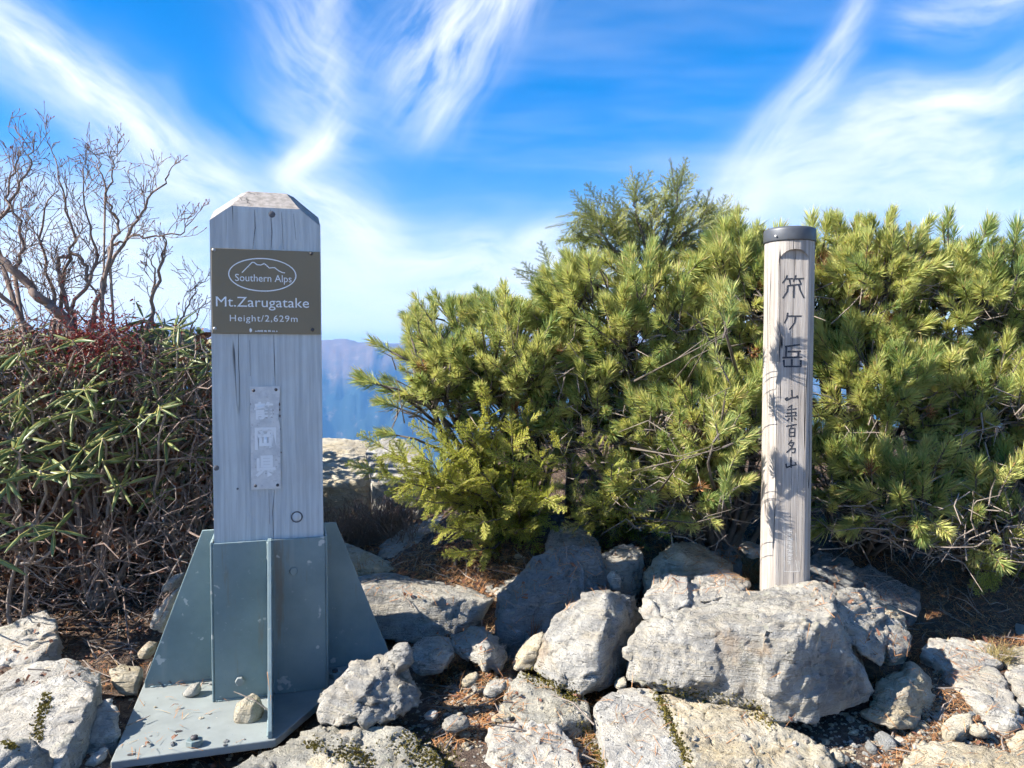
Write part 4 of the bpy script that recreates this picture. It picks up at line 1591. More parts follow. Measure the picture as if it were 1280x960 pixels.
make_rocks()

# ---------------------------------------------------------------- loose litter on the ground
bpy.context.view_layer.update()
DG = bpy.context.evaluated_depsgraph_get()
ROCKSET = {R['obj'].name for R in ROCKS}


def drop_at(x, y):
    hit, loc, nor, idx, ob, mw = scene.ray_cast(DG, Vector((x, y, 1.6)), Vector((0, 0, -1)))
    if not hit:
        return None
    return loc, nor, ob.name


def ground_px(px, py):
    """photo pixel -> point on the first visible ground or rock surface"""
    r = ray(px, py).normalized()
    hit, loc, nor, idx, ob, mw = scene.ray_cast(DG, Vector((0, 0, CAM_H)), r)
    return (loc, nor, ob.name) if hit and loc.y < 5.0 else None


def basis(n, spin):
    n = n.normalized()
    a = n.cross(Vector((0.2, 0.9, 0.1)))
    a.normalize()
    b = n.cross(a)
    c, s = math.cos(spin), math.sin(spin)
    return a * c + b * s, b * c - a * s, n


ICO_V = None


def ico():
    global ICO_V
    if ICO_V is None:
        bm = bmesh.new()
        bmesh.ops.create_icosphere(bm, subdivisions=1, radius=1.0)
        ICO_V = ([v.co.copy() for v in bm.verts], [tuple(v.index for v in f.verts) for f in bm.faces])
        bm.free()
    return ICO_V


def build_gravel():
    rnd = random.Random(77)
    V, Fc = ico()
    groups = {'rock_pale': MB(), 'rock_tan': MB(), 'rock_dark': MB()}
    regions = [((395, 965), (850, 960), 1700), ((560, 640), (840, 905), 420), ((930, 1285), (890, 965), 1500), ((60, 340), (850, 965), 260), ((690, 760), (880, 960), 160),
               ((1130, 1285), (840, 930), 260), ((140, 270), (720, 880), 160), ((620, 960), (690, 790), 120)]
    for (xa, xb), (ya, yb), n in regions:
        for _ in range(n):
            h = ground_px(rnd.uniform(xa, xb), rnd.uniform(ya, yb))
            if not h or h[1].z < 0.45:
                continue
            loc, nor, nm = h
            if nm in ROCKSET and rnd.random() < 0.93:
                continue
            if nm not in ROCKSET and nm != 'ground' and rnd.random() < 0.8:
                continue
            s = min(0.018, 0.0022 + rnd.expovariate(1 / 0.0032))
            a, b, c = basis(nor, rnd.uniform(0, 6.28))
            q = [rnd.uniform(0.6, 1.3), rnd.uniform(0.5, 1.1), rnd.uniform(0.35, 0.7)]
            vs = []
            for v in V:
                k = rnd.uniform(0.72, 1.15) * s
                vs.append(tuple(loc + a * (v.x * k * q[0]) + b * (v.y * k * q[1]) + c * (v.z * k * q[2] + s * 0.12)))
            groups[rnd.choices(list(groups), (4, 4, 2))[0]].add(vs, Fc)
    g = empty('gravel', (0, 0, 0))
    tag(g, 'loose pale and grey gravel scattered between the rocks', None, None, 'stuff')
    for k, mb in groups.items():
        if mb.v:
            tag(mb.build('pebbles', M[k], g), None, None, None, 'stuff')


build_gravel()


def flat_blade(mb, loc, d, n, L, w, curl=0.0):
    d = d.normalized()
    s = d.cross(n).normalized()
    p0 = loc - d * L * 0.5
    p1 = loc + n * (curl * L)
    p2 = loc + d * L * 0.5
    mb.add([tuple(p0 - s * w * 0.5), tuple(p0 + s * w * 0.5), tuple(p1 + s * w * 0.5), tuple(p1 - s * w * 0.5), tuple(p2)], [(0, 1, 2, 3), (3, 2, 4)])


def build_litter():
    rnd = random.Random(31)
    nd, lf, tw = MB(), MB(), MB()
    # (x range, y range, dead needles, dead leaves, twigs)
    regions = [((430, 720), (680, 760), 1900, 520, 30), ((700, 960), (660, 745), 1500, 200, 30), ((895, 955), (680, 728), 1500, 0, 4),
               ((540, 660), (770, 930), 1300, 160, 60), ((620, 760), (860, 960), 650, 50, 20), ((0, 270), (690, 860), 900, 1500, 220),
               ((130, 340), (840, 965), 160, 60, 20), ((1000, 1285), (690, 830), 1600, 700, 70), ((1090, 1285), (790, 965), 1100, 120, 40),
               ((760, 1000), (840, 960), 420, 30, 10), ((400, 560), (600, 720), 700, 500, 60), ((1175, 1230), (815, 850), 260, 10, 0)]
    for (xa, xb), (ya, yb), a_, b_, c_ in regions:
        for kind, n in (('n', int(a_ * 1.5)), ('l', int(b_ * 0.6)), ('t', c_)):
            for _ in range(n):
                h = ground_px(rnd.uniform(xa, xb), rnd.uniform(ya, yb))
                if not h or h[1].z < 0.4:
                    continue
                loc, nor, nm = h
                if nm in ROCKSET and rnd.random() < 0.90:
                    continue
                if nm != 'ground' and nm not in ROCKSET and rnd.random() < 0.7:
                    continue
                a, b, c = basis(nor, rnd.uniform(0, 6.28))
                if kind == 'n':
                    d = a + c * rnd.uniform(-0.05, 0.45)
                    flat_blade(nd, loc + c * rnd.uniform(0.002, 0.010), d, c, rnd.uniform(0.03, 0.065), 0.0016, rnd.uniform(-0.05, 0.1))
                elif kind == 'l':
                    d = a + c * rnd.uniform(-0.3, 0.5)
                    flat_blade(lf, loc + c * rnd.uniform(0.003, 0.012), d, (c + b * rnd.uniform(-0.8, 0.8)).normalized(), rnd.uniform(0.010, 0.028), rnd.uniform(0.005, 0.011), rnd.uniform(0.0, 0.4))
                else:
                    L = rnd.uniform(0.05, 0.16)
                    p = loc + c * 0.006
                    tw.tube([p - a * L / 2, p + b * rnd.uniform(-.01, .01) + c * rnd.uniform(0, .02), p + a * L / 2 + c * rnd.uniform(0, .03)], [0.0025, 0.002, 0.001], 4)
    g = empty('litter', (0, 0, 0))
    tag(g, 'orange dead needles, brown leaves and twigs on the soil', None, None, 'stuff')
    for nm, mb, m_ in (('dead_needles', nd, 'dead_needle'), ('dead_leaves', lf, 'dead_leaf'), ('fallen_twigs', tw, 'bark_dead')):
        tag(mb.build(nm, M[m_], g), None, None, None, 'stuff')


build_litter()


def build_grass(label, px, py, n, L, lean, mat='grass', spread=0.03, seed=0):
    rnd = random.Random(seed + 3)
    h = ground_px(px, py)
    c = h[0]
    mb = MB()
    for _ in range(n):
        p = c + Vector((rnd.uniform(-1, 1) * spread, rnd.uniform(-1, 1) * spread, -0.01))
        d = Vector((rnd.gauss(lean, 0.55), rnd.gauss(-0.1, 0.45), 1)).normalized()
        l = L * rnd.uniform(0.5, 1.1)
        s = d.cross(Vector((rnd.uniform(-1, 1), -1, 0))).normalized() * 0.0011
        p1 = p + d * l * 0.55
        p2 = p1 + (d + Vector((rnd.uniform(-.4, .4), 0, -0.35))).normalized() * l * 0.5
        mb.add([tuple(p - s), tuple(p + s), tuple(p1 + s * 0.8), tuple(p1 - s * 0.8), tuple(p2)], [(0, 1, 2, 3), (3, 2, 4)])
    o = mb.build('grass_tuft', M[mat])
    tag(o, label, 'grass')


build_grass('dry straw coloured grass tuft at the right edge', 1250, 822, 120, 0.085, 0.1, spread=0.035)
build_grass('orange tuft of dead needles left of the round post foot', 938, 716, 240, 0.075, -0.2, 'dead_needle', 0.055, 5)
build_grass('small brown twiggy tuft on top of the brown shaded wedge', 668, 792, 40, 0.075, 0.3, 'dead_needle', 0.02, 9)


def build_moss():
    rnd = random.Random(5)
    mb = MB()
    # lines of moss that fill joints between slabs (photo polylines), with half width in pixels
    for line, w, n in (([(822, 868), (838, 905), (862, 955)], 5, 420), ([(655, 842), (690, 856), (720, 872)], 7, 300), ([(728, 905), (742, 935), (752, 960)], 6, 220),
                       ([(500, 925), (540, 945), (555, 960)], 16, 520), ([(420, 938), (440, 942), (462, 955)], 9, 260), ([(385, 930), (400, 934)], 6, 90), ([(60, 868), (52, 890), (47, 925)], 5, 260),
                       ([(2, 928), (20, 934)], 4, 70), ([(820, 858), (870, 868), (935, 880), (962, 905)], 8, 260), ([(712, 868), (722, 874)], 6, 120)):
        for _ in range(n):
            i = rnd.randrange(len(line) - 1)
            t = rnd.random()
            px = line[i][0] + (line[i + 1][0] - line[i][0]) * t + rnd.gauss(0, w * 0.8)
            py = line[i][1] + (line[i + 1][1] - line[i][1]) * t + rnd.gauss(0, w * 0.6)
            h = ground_px(px, py)
            if not h or (h[2] != 'ground' and h[2] not in ROCKSET):
                continue
            loc, nor, nm = h
            a, b, c = basis(nor, rnd.uniform(0, 6.28))
            for _k in range(3):
                a, b, c = basis(nor, rnd.uniform(0, 6.28))
                d = (c + a * rnd.uniform(0.2, 1.1)).normalized()
                flat_blade(mb, loc + d * 0.003, d, b, rnd.uniform(0.004, 0.008), 0.003, 0.1)
    tag(mb.build('moss', M['moss']), 'yellow green moss in the joints between the slabs', None, None, 'stuff')


build_moss()

# ---------------------------------------------------------------- foliage building blocks
def tuft_mesh(seed, L=0.085, n=120, nl=0.062, spread=1.0, nm='needle'):
    """a shoot of five-needle pine pointing along +z, base at the origin"""
    rnd = random.Random(seed)
    mb = MB()
    mb.tube([(0, 0, -0.02), (0, 0, L * 0.55), (0, 0, L)], [0.0035, 0.003, 0.0022], 5, 1)
    mb.tube([(0, 0, L), (0, 0, L + 0.008), (0, 0, L + 0.016)], [0.0030, 0.0028, 0.0006], 5, 2)
    for i in range(n):
        t = rnd.random() ** 0.8
        z = 0.006 + t * (L - 0.004)
        az = i * 2.39996 + rnd.uniform(-0.3, 0.3)
        tilt = (math.radians(rnd.uniform(34, 62)) * (1 - t) + math.radians(rnd.uniform(8, 34)) * t) * spread
        ln = nl * rnd.uniform(0.72, 1.12)
        d = Vector((math.sin(tilt) * math.cos(az), math.sin(tilt) * math.sin(az), math.cos(tilt)))
        s = d.cross(Vector((rnd.uniform(-1, 1), rnd.uniform(-1, 1), rnd.uniform(-1, 1)))).normalized()
        p = Vector((0, 0, z))
        m_ = p + d * ln * 0.55
        e = p + d * ln + Vector((0, 0, 1)) * ln * 0.07
        w = 0.00125
        mb.add([tuple(p - s * w * 0.6), tuple(p + s * w * 0.6), tuple(m_ + s * w), tuple(m_ - s * w), tuple(e)], [(0, 1, 2, 3), (3, 2, 4)])
    me = mb.mesh('needle_tuft')
    for k in (nm, 'bark', 'bud'):
        me.materials.append(M[k])
    return me


TUFTS = [tuft_mesh(100 + i, 0.055 + 0.014 * (i % 4), 135 + 22 * (i % 3), 0.043 + 0.006 * (i % 3), 0.9 + 0.14 * (i % 4)) for i in range(14)]
DEAD_TUFT = tuft_mesh(160, 0.05, 55, 0.045, 1.3, 'dead_needle')


def spray_mesh(seed, mat, L=0.17, flat=1.0, nl=0.0105):
    """a flat branchlet of short needles lying along +y, face to +z"""
    rnd = random.Random(seed)
    mb = MB()

    def twig(p0, d, ln, lvl):
        n = 5
        pts = []
        for i in range(n):
            t = i / (n - 1)
            pts.append(p0 + d * ln * t + Vector((rnd.uniform(-1, 1), 0, rnd.uniform(-1, 1))) * 0.004 * t + Vector((0, 0, -0.10 * ln * t * t)))
        mb.tube(pts, [0.0016 if lvl == 0 else 0.0009] * (n - 1) + [0.0004], 3, 1, False)
        side = d.cross(Vector((0, 0, 1))).normalized()
        k = int(ln / 0.0030)
        for j in range(k):
            t = (j + rnd.random()) / k
            i = min(int(t * (n - 1)), n - 2)
            p = pts[i].lerp(pts[i + 1], t * (n - 1) - i)
            for s in (-1, 1):
                nd = (side * s + d * rnd.uniform(0.2, 0.9) + Vector((0, 0, rnd.uniform(-0.15, 0.55)))).normalized()
                l = nl * rnd.uniform(0.7, 1.15) * (1 - 0.35 * t)
                wv = nd.cross(Vector((rnd.uniform(-.3, .3), rnd.uniform(-.3, .3), 1))).normalized() * (0.0011 if nl < 0.011 else 0.0019)
                m_ = p + nd * l * 0.6
                mb.add([tuple(p), tuple(m_ + wv), tuple(p + nd * l), tuple(m_ - wv)], [(0, 1, 2, 3)], 0)
        if lvl == 0:
            m = int(ln / 0.016)
            for j in range(m):
                t = 0.12 + 0.85 * j / m
                i = min(int(t * (n - 1)), n - 2)
                p = pts[i].lerp(pts[i + 1], t * (n - 1) - i)
                s = 1 if j % 2 else -1
                dd = (side * s * rnd.uniform(0.75, 1.1) + d + Vector((0, 0, rnd.uniform(-0.2, 0.25)))).normalized()
                twig(p, dd, ln * 0.45 * (1 - 0.75 * t) * rnd.uniform(0.7, 1.2), 1)
    twig(Vector((0, 0, 0)), Vector((0, 1, 0)), L, 0)
    me = mb.mesh('leaf_spray')
    me.materials.append(M[mat])
    me.materials.append(M['bark'])
    return me


SPRAY_TOP = [spray_mesh(300 + i, 'hemlock_top', 0.15 + 0.02 * i) for i in range(4)]
SPRAY_LOW = [spray_mesh(320 + i, 'hemlock_low', 0.12 + 0.015 * i, 1.0, 0.0120) for i in range(5)]


def dir_matrix(d, spin, scale):
    q = d.to_track_quat('Z', 'Y').to_matrix().to_4x4()
    return q @ Matrix.Rotation(spin, 4, 'Z') @ Matrix.Scale(scale, 4)


def dir_matrix_y(d, up, scale):
    y = d.normalized()
    x = y.cross(up)
    if x.length < 1e-3:
        x = y.cross(Vector((1, 0, 0)))
    x.normalize()
    z = x.cross(y)
    m = Matrix((x, y, z)).transposed().to_4x4()
    return m @ Matrix.Scale(scale, 4)


def place(me, name, parent, loc, mat4):
    o = bpy.data.objects.new(name, me)
    COL.objects.link(o)
    o.parent = parent
    m = mat4.copy()
    m.translation = Vector(loc) - parent.location
    o.matrix_local = m
    return o


_RAW = {}


def raw_mesh(me):
    if me.name not in _RAW:
        co = np.empty(len(me.vertices) * 3)
        me.vertices.foreach_get('co', co)
        tot = np.empty(len(me.polygons), dtype=np.int32)
        me.polygons.foreach_get('loop_total', tot)
        mi = np.empty(len(me.polygons), dtype=np.int32)
        me.polygons.foreach_get('material_index', mi)
        vi = np.empty(len(me.loops), dtype=np.int32)
        me.loops.foreach_get('vertex_index', vi)
        _RAW[me.name] = (co.reshape(-1, 3), tot, mi, vi)
    return _RAW[me.name]


def place_many(items, name, rest_name, root, limit=300):
    """items: (mesh, location, matrix); the largest in view become parts of their own, the others one mass"""
    items = sorted(items, key=lambda it: (Vector(it[1]) - cam.location).length)
    for me, loc, m in items[:limit]:
        place(me, name, root, loc, m)
    rest = items[limit:]
    if not rest:
        return
    V, T, MI, VI = [], [], [], []
    base = 0
    for me, loc, m in rest:
        co, tot, mi, vi = raw_mesh(me)
        A = np.array(m.to_3x3())
        V.append(co @ A.T + np.array(Vector(loc) - root.location))
        T.append(tot)
        MI.append(mi)
        VI.append(vi + base)
        base += len(co)
    V, T, MI, VI = np.concatenate(V), np.concatenate(T), np.concatenate(MI), np.concatenate(VI)
    out = bpy.data.meshes.new(rest_name)
    out.vertices.add(len(V))
    out.vertices.foreach_set('co', V.ravel())
    out.loops.add(len(VI))
    out.loops.foreach_set('vertex_index', VI)
    out.polygons.add(len(T))
    out.polygons.foreach_set('loop_start', np.concatenate([[0], np.cumsum(T)[:-1]]).astype(np.int32))
    out.polygons.foreach_set('material_index', MI)
    out.update(calc_edges=True)
    o = link(rest_name, out, root, list(rest[0][0].materials))
    tag(o, None, None, None, 'stuff')


def bez(p0, p1, p2, n):
    return [p0 * (1 - t) ** 2 + p1 * 2 * t * (1 - t) + p2 * t * t for t in [i / (n - 1) for i in range(n)]]


# ---------------------------------------------------------------- dwarf pines
def pine(label, base_px, crowns, seed, extra=(), dead=60):
    """crowns: (photo x, y, depth Y, half width px, half height px, half depth m, clusters)"""
    rnd = random.Random(seed)
    b = at(*base_px)
    b.z = gz(b.x, b.y) - 0.03
    root = empty('dwarf_pine', b)
    tag(root, label, 'pine shrub', 'dwarf pines behind the posts')
    br, dd, items = MB(), MB(), []
    ntuft = 0
    for (px, py, Y, rx, rz, ry, ncl) in crowns:
        c = at(px, py, Y)
        RX, RZ = rx / F_PX * Y, rz / F_PX * Y
        hubs = []
        for k in range(6):
            a = rnd.uniform(0, 6.28)
            hp = c + Vector((RX * 0.5 * math.cos(a), ry * 0.4 * rnd.uniform(-1, 1), RZ * rnd.uniform(-0.55, 0.25)))
            hubs.append(hp)
            mid = b.lerp(hp, 0.5) + Vector((rnd.uniform(-.1, .1), rnd.uniform(-.08, .08), -0.10))
            br.tube(bez(b + Vector((rnd.uniform(-.06, .06), rnd.uniform(-.04, .04), 0)), mid, hp, 8), [0.019 - 0.0016 * i for i in range(8)], 6)
        for k in range(ncl):
            for _ in range(40):
                d = Vector((rnd.gauss(0, 1), rnd.gauss(-0.25, 0.9), rnd.gauss(0.25, 0.9))).normalized()
                if d.z > -0.75 and d.y < 0.75:
                    break
            rr = rnd.uniform(0.80, 1.04) if k % 4 else rnd.uniform(0.45, 0.8)
            bump_ = 1 + 0.16 * float(vnoise(np.array([[d.x * 2.1 + seed, d.y * 2.1, d.z * 2.1]]), seed)[0])
            e = c + Vector((d.x * RX, d.y * ry, d.z * RZ)) * rr * bump_
            axis_ = (Vector((d.x * 0.55 - 0.12, d.y * 0.55 - 0.10, d.z * 0.50 + 0.45)) + Vector((rnd.gauss(0, .22), rnd.gauss(0, .22), rnd.gauss(0, .15)))).normalized()
            hub = min(hubs, key=lambda h: (h - e).length)
            p0 = e - axis_ * 0.12
            br.tube(bez(hub, hub.lerp(p0, 0.6) - Vector((0, 0, 0.05)), p0, 5) + [e], [0.009, 0.0075, 0.006, 0.0052, 0.0045, 0.0035], 5)
            nt = rnd.choice((2, 4, 5, 6))
            for j in range(nt):
                if j == 0:
                    td, tp = axis_, e
                else:
                    lat = axis_.cross(Vector((rnd.uniform(-1, 1), rnd.uniform(-1, 1), rnd.uniform(-1, 1)))).normalized()
                    td = (axis_ + lat * rnd.uniform(0.35, 0.85) + Vector((0, 0, 0.15))).normalized()
                    tp = e - axis_ * rnd.uniform(0.01, 0.10) + lat * rnd.uniform(0.03, 0.065)
                    br.tube([e - axis_ * 0.11, tp - td * 0.015], [0.004, 0.003], 4, 0, False)
                items.append((DEAD_TUFT if rnd.random() < 0.035 else rnd.choice(TUFTS), tp, dir_matrix(td, rnd.uniform(0, 6.28), rnd.uniform(0.75, 1.35))))
                ntuft += 1
        # dead grey twigs inside and under the crown
        for _ in range(dead):
            p = c + Vector((rnd.uniform(-.9, .9) * RX, rnd.uniform(-0.9, 0.4) * ry, rnd.uniform(-1.1, 0.3) * RZ))
            d = Vector((rnd.gauss(0, 1), rnd.gauss(0, .7), rnd.gauss(0, .5))).normalized()
            l = rnd.uniform(0.05, 0.20)
            k1 = Vector((rnd.gauss(0, .3), rnd.gauss(0, .3), rnd.gauss(0, .3)))
            dd.tube([p, p + d * l * 0.5, p + (d + k1).normalized() * l], [0.0032, 0.0024, 0.001], 4, 0, False)
    for (px, py, Y, dx, dy, dz, s) in extra:
        e = at(px, py, Y) if Y > 1 else at(px, py, RP_Y - 0.06) + SUN_DIR * Y
        td = Vector((dx, dy, dz)).normalized()
        items.append((rnd.choice(TUFTS), e, dir_matrix(td, rnd.uniform(0, 6.28), s)))
        q = e - td * 0.10 + Vector((0.05, 0.10, -0.05))
        if Y > 1:
            br.tube([e, e - td * 0.06, q, q + Vector((0.08, 0.18, -0.10))], [0.0035, 0.0045, 0.006, 0.008], 5)
        else:
            br.tube([e, e - td * 0.04, e - td * 0.06 + Vector((-0.06, 0.12, -0.03)), e - td * 0.06 + Vector((-0.16 + rnd.uniform(-.12, .1), 0.42, rnd.uniform(-.28, -.02)))], [0.0010, 0.0010, 0.0016, 0.005], 5)
        ntuft += 1
    br.v = [tuple(Vector(v) - b) for v in br.v]
    br.build('branches', M['bark'], root, True)
    live = [it for it in items if it[0] is not DEAD_TUFT]
    place_many(live, 'needle_tuft', 'inner_needles', root, 270)
    for it in [q for q in items if q[0] is DEAD_TUFT][:30]:
        place(it[0], 'needle_tuft', root, it[1], it[2])
    if dd.v:
        dd.v = [tuple(Vector(v) - b) for v in dd.v]
        tag(dd.build('dead_twigs', M['bark_dead'], root, True), None, None, None, 'stuff')
    return ntuft


NT_TOTAL = 0
NT_TOTAL += pine('dwarf pine left of the fir tree with twigs reaching over the valley', (650, 690, 3.35),
                 [(610, 450, 3.22, 108, 78, 0.30, 66), (540, 470, 3.10, 52, 50, 0.2, 12), (665, 510, 3.2, 75, 60, 0.2, 22)], 1,
                 [(490, 440, 2.98, -0.8, 0, 0.45, 1.0), (478, 482, 2.95, -1, -.1, 0.25, 1.05), (486, 500, 2.95, -1, -.1, -0.15, 0.8), (503, 512, 2.93, -.7, -.2, 0.3, 0.9),
                  (470, 478, 2.97, -1, 0.1, 0.5, 0.9), (515, 425, 3.0, -0.3, 0, 1, 1.0), (500, 545, 2.9, -0.9, -.2, 0.2, 0.95), (524, 410, 3.0, -.2, 0, 1, 1.0)])
NT_TOTAL += pine('broad dwarf pine below the fir tree in the middle', (790, 690, 3.4),
                 [(775, 410, 3.15, 100, 88, 0.30, 68), (870, 400, 3.25, 70, 86, 0.25, 28), (745, 520, 3.12, 80, 66, 0.2, 26), (810, 500, 3.2, 70, 60, .2, 16)], 2, [], 130)
NT_TOTAL += pine('dwarf pine crowding the left side of the round post', (900, 690, 3.15),
                 [(925, 385, 3.08, 62, 88, 0.25, 44), (865, 520, 2.92, 75, 60, 0.18, 28), (850, 610, 2.95, 75, 50, 0.18, 16), (960, 560, 3.1, 70, 80, .2, 16)], 3,
                 [(905, 505, 2.66, 0.0, -.5, 1, 1.1), (880, 520, 2.66, -0.2, -.7, 0.7, 1.05), (850, 535, 2.68, -0.2, -.8, 0.6, 1.1), (918, 530, 2.66, 0.3, -.5, 0.8, 1.0), (835, 560, 2.70, -.4, -.7, .6, 1.0),
                  (898, 545, 2.68, 0.1, -.9, 0.3, 1.0), (815, 625, 2.75, -.2, -.9, .2, 0.95), (862, 660, 2.75, 0, -.9, .3, 0.9), (930, 560, 2.72, .2, -.9, .2, .9),
                  (905, 395, 2.62, -.2, -.3, 1, 1.15), (895, 425, 2.60, -.2, -.5, .7, 1.05), (890, 560, 2.60, 0.1, -.4, .8, 1.0), (912, 585, 2.58, 0.3, -.2, .7, 0.9), (920, 610, 2.58, 0.5, -.2, .4, 0.9),
                  (972, 470, 0.24, 0.3, -.1, 1, 1.1), (985, 462, 0.27, 0.1, 0, 1, 1.0), (966, 452, 0.22, -.5, 0, .8, 1.0), (962, 515, 0.20, -.4, 0, .8, 0.9), (978, 612, 0.30, .5, 0, .7, 1.05), (992, 622, 0.30, .7, 0, .3, 1.0),
                  (968, 600, 0.26, -.2, 0, 1, .95), (961, 660, 0.18, -.2, 0, 1, 0.9), (958, 672, 0.2, .1, 0, .9, .8)], 110)
NT_TOTAL += pine('dwarf pine rising highest right behind the round post', (1080, 720, 3.25),
                 [(1085, 375, 3.20, 82, 92, 0.26, 54), (1025, 400, 3.25, 45, 95, 0.2, 24), (1100, 490, 3.02, 95, 66, 0.22, 42), (1060, 610, 2.95, 70, 60, 0.18, 18), (1130, 620, 2.8, 70, 55, .18, 16)], 4,
                 [(1108, 535, 2.78, -.2, -.7, .9, 1.15), (1090, 520, 2.8, -.5, -.5, .7, .9), (1040, 640, 2.75, -.3, -.8, .5, 1.0), (1065, 655, 2.78, .1, -.9, .4, .9), (1160, 680, 2.8, .1, -.9, .3, .8)], 130)
NT_TOTAL += pine('dwarf pine near the right edge with sunlit shoots', (1215, 740, 3.2),
                 [(1205, 400, 3.15, 85, 92, 0.26, 56), (1225, 500, 2.95, 80, 62, 0.2, 38), (1190, 610, 3.0, 90, 66, 0.2, 20), (1230, 640, 2.8, 70, 50, .18, 12)], 5,
                 [(1185, 290, 3.1, 0, 0, 1, 1.0), (1235, 300, 3.1, 0.2, 0, 1, 1.0)], 150)
NT_TOTAL += pine('dwarf pine cut off by the right edge of the picture', (1330, 740, 3.15),
                 [(1310, 410, 3.1, 80, 100, 0.26, 36), (1310, 560, 2.95, 70, 80, 0.2, 20)], 6, [], 90)
print('tufts', NT_TOTAL)


# ---------------------------------------------------------------- fir with flat sprays above the pines, and its low yellow-green neighbour
def conifer(label, name, base_px, limbs, sprays, seed, sl, per=0.05, droop=0.0, cat='conifer', rad=0.010, trunk=None, group=None):
    """limbs: photo polylines with depth; sprays grow to both sides along them"""
    rnd = random.Random(seed)
    b = at(*base_px)
    b.z = gz(b.x, b.y) - 0.03
    root = empty(name, b)
    tag(root, label, cat, group)
    br = MB()
    items = []
    n = 0
    if trunk:
        pts = [at(*p) for p in trunk]
        pts[0] = b
        br.tube(pts, [0.028 - 0.022 * i / (len(pts) - 1) for i in range(len(pts))], 7)
    for limb in limbs:
        P = [at(*p) for p in limb]
        dense = []
        for i in range(len(P) - 1):
            for k in range(6):
                dense.append(P[i].lerp(P[i + 1], k / 6) + Vector((rnd.gauss(0, .004), rnd.gauss(0, .004), rnd.gauss(0, .004))))
        dense.append(P[-1])
        m = len(dense)
        br.tube(dense, [rad * (1 - 0.85 * i / (m - 1)) for i in range(m)], 5)
        tot = sum((dense[i + 1] - dense[i]).length for i in range(m - 1))
        ns = max(3, int(tot / per))
        for k in range(ns):
            t = 0.08 + 0.92 * (k + 0.5) / ns
            i = min(int(t * (m - 1)), m - 2)
            p = dense[i]
            d = (dense[i + 1] - dense[i]).normalized()
            lat = d.cross(Vector((rnd.gauss(0, .3), -1 + rnd.gauss(0, .4), rnd.gauss(0, .3)))).normalized() * (1 if k % 2 else -1)
            dd = (d * rnd.uniform(0.6, 1.1) + lat * rnd.uniform(0.3, 1.0) + Vector((0, rnd.uniform(-0.5, 0.4), 0.1 - droop))).normalized()
            up = Vector((-0.45 + rnd.gauss(0, .4), -0.5 + rnd.gauss(0, .4), 0.75))
            items.append((rnd.choice(sprays), p, dir_matrix_y(dd, up, rnd.uniform(0.65, 1.1) * (1.15 - 0.45 * t))))
            n += 1
        items.append((rnd.choice(sprays), dense[-1], dir_matrix_y((dense[-1] - dense[-4]).normalized(), Vector((0, -1, .5)), 0.7)))
    br.v = [tuple(Vector(v) - b) for v in br.v]
    br.build('branches', M['bark'], root, True)
    place_many(items, 'leaf_spray', 'inner_sprays', root)
    return n


yb = 3.25
conifer('fir tree with airy flat sprays standing above the pines', 'fir_tree', (830, 690, 3.5),
        [[(812, 345, yb), (790, 300, yb), (765, 280, yb), (735, 266, yb), (718, 280, yb)],
         [(815, 330, yb), (800, 288, yb - .03), (792, 256, yb - .03), (800, 244, yb - .03)],
         [(825, 330, yb), (832, 293, yb), (846, 258, yb), (850, 230, yb)],
         [(832, 320, yb), (855, 293, yb - .04), (878, 273, yb - .04), (902, 266, yb - .04)],
         [(830, 335, yb), (862, 305, yb), (888, 293, yb), (896, 276, yb)],
         [(805, 345, yb), (770, 315, yb + .04), (742, 300, yb + .04), (728, 298, yb)],
         [(820, 340, yb), (818, 300, yb + .05), (822, 273, yb + .05), (836, 248, yb + .05)],
         [(795, 330, yb), (760, 303, yb - .05), (745, 283, yb - .05)],
         [(840, 330, yb), (870, 312, yb + .05), (900, 300, yb + .05)]], SPRAY_TOP, 41, None, 0.0135, cat='fir', trunk=[(830, 690, 3.5), (825, 520, 3.4), (822, 400, 3.3), (826, 300, 3.26)])
conifer('slim fir sapling poking out left of the fir tree', 'fir_sapling', (712, 690, 3.4),
        [[(712, 420, 3.2), (700, 390, 3.2), (692, 360, 3.2), (686, 335, 3.2)], [(705, 395, 3.2), (690, 375, 3.2), (672, 352, 3.2)], [(700, 380, 3.2), (708, 355, 3.2), (716, 338, 3.2)],
         [(710, 410, 3.2), (728, 385, 3.2), (738, 365, 3.2)]], SPRAY_TOP, 42, None, 0.03, cat='fir', rad=0.005, trunk=[(712, 690, 3.4), (716, 520, 3.3), (712, 420, 3.2)])

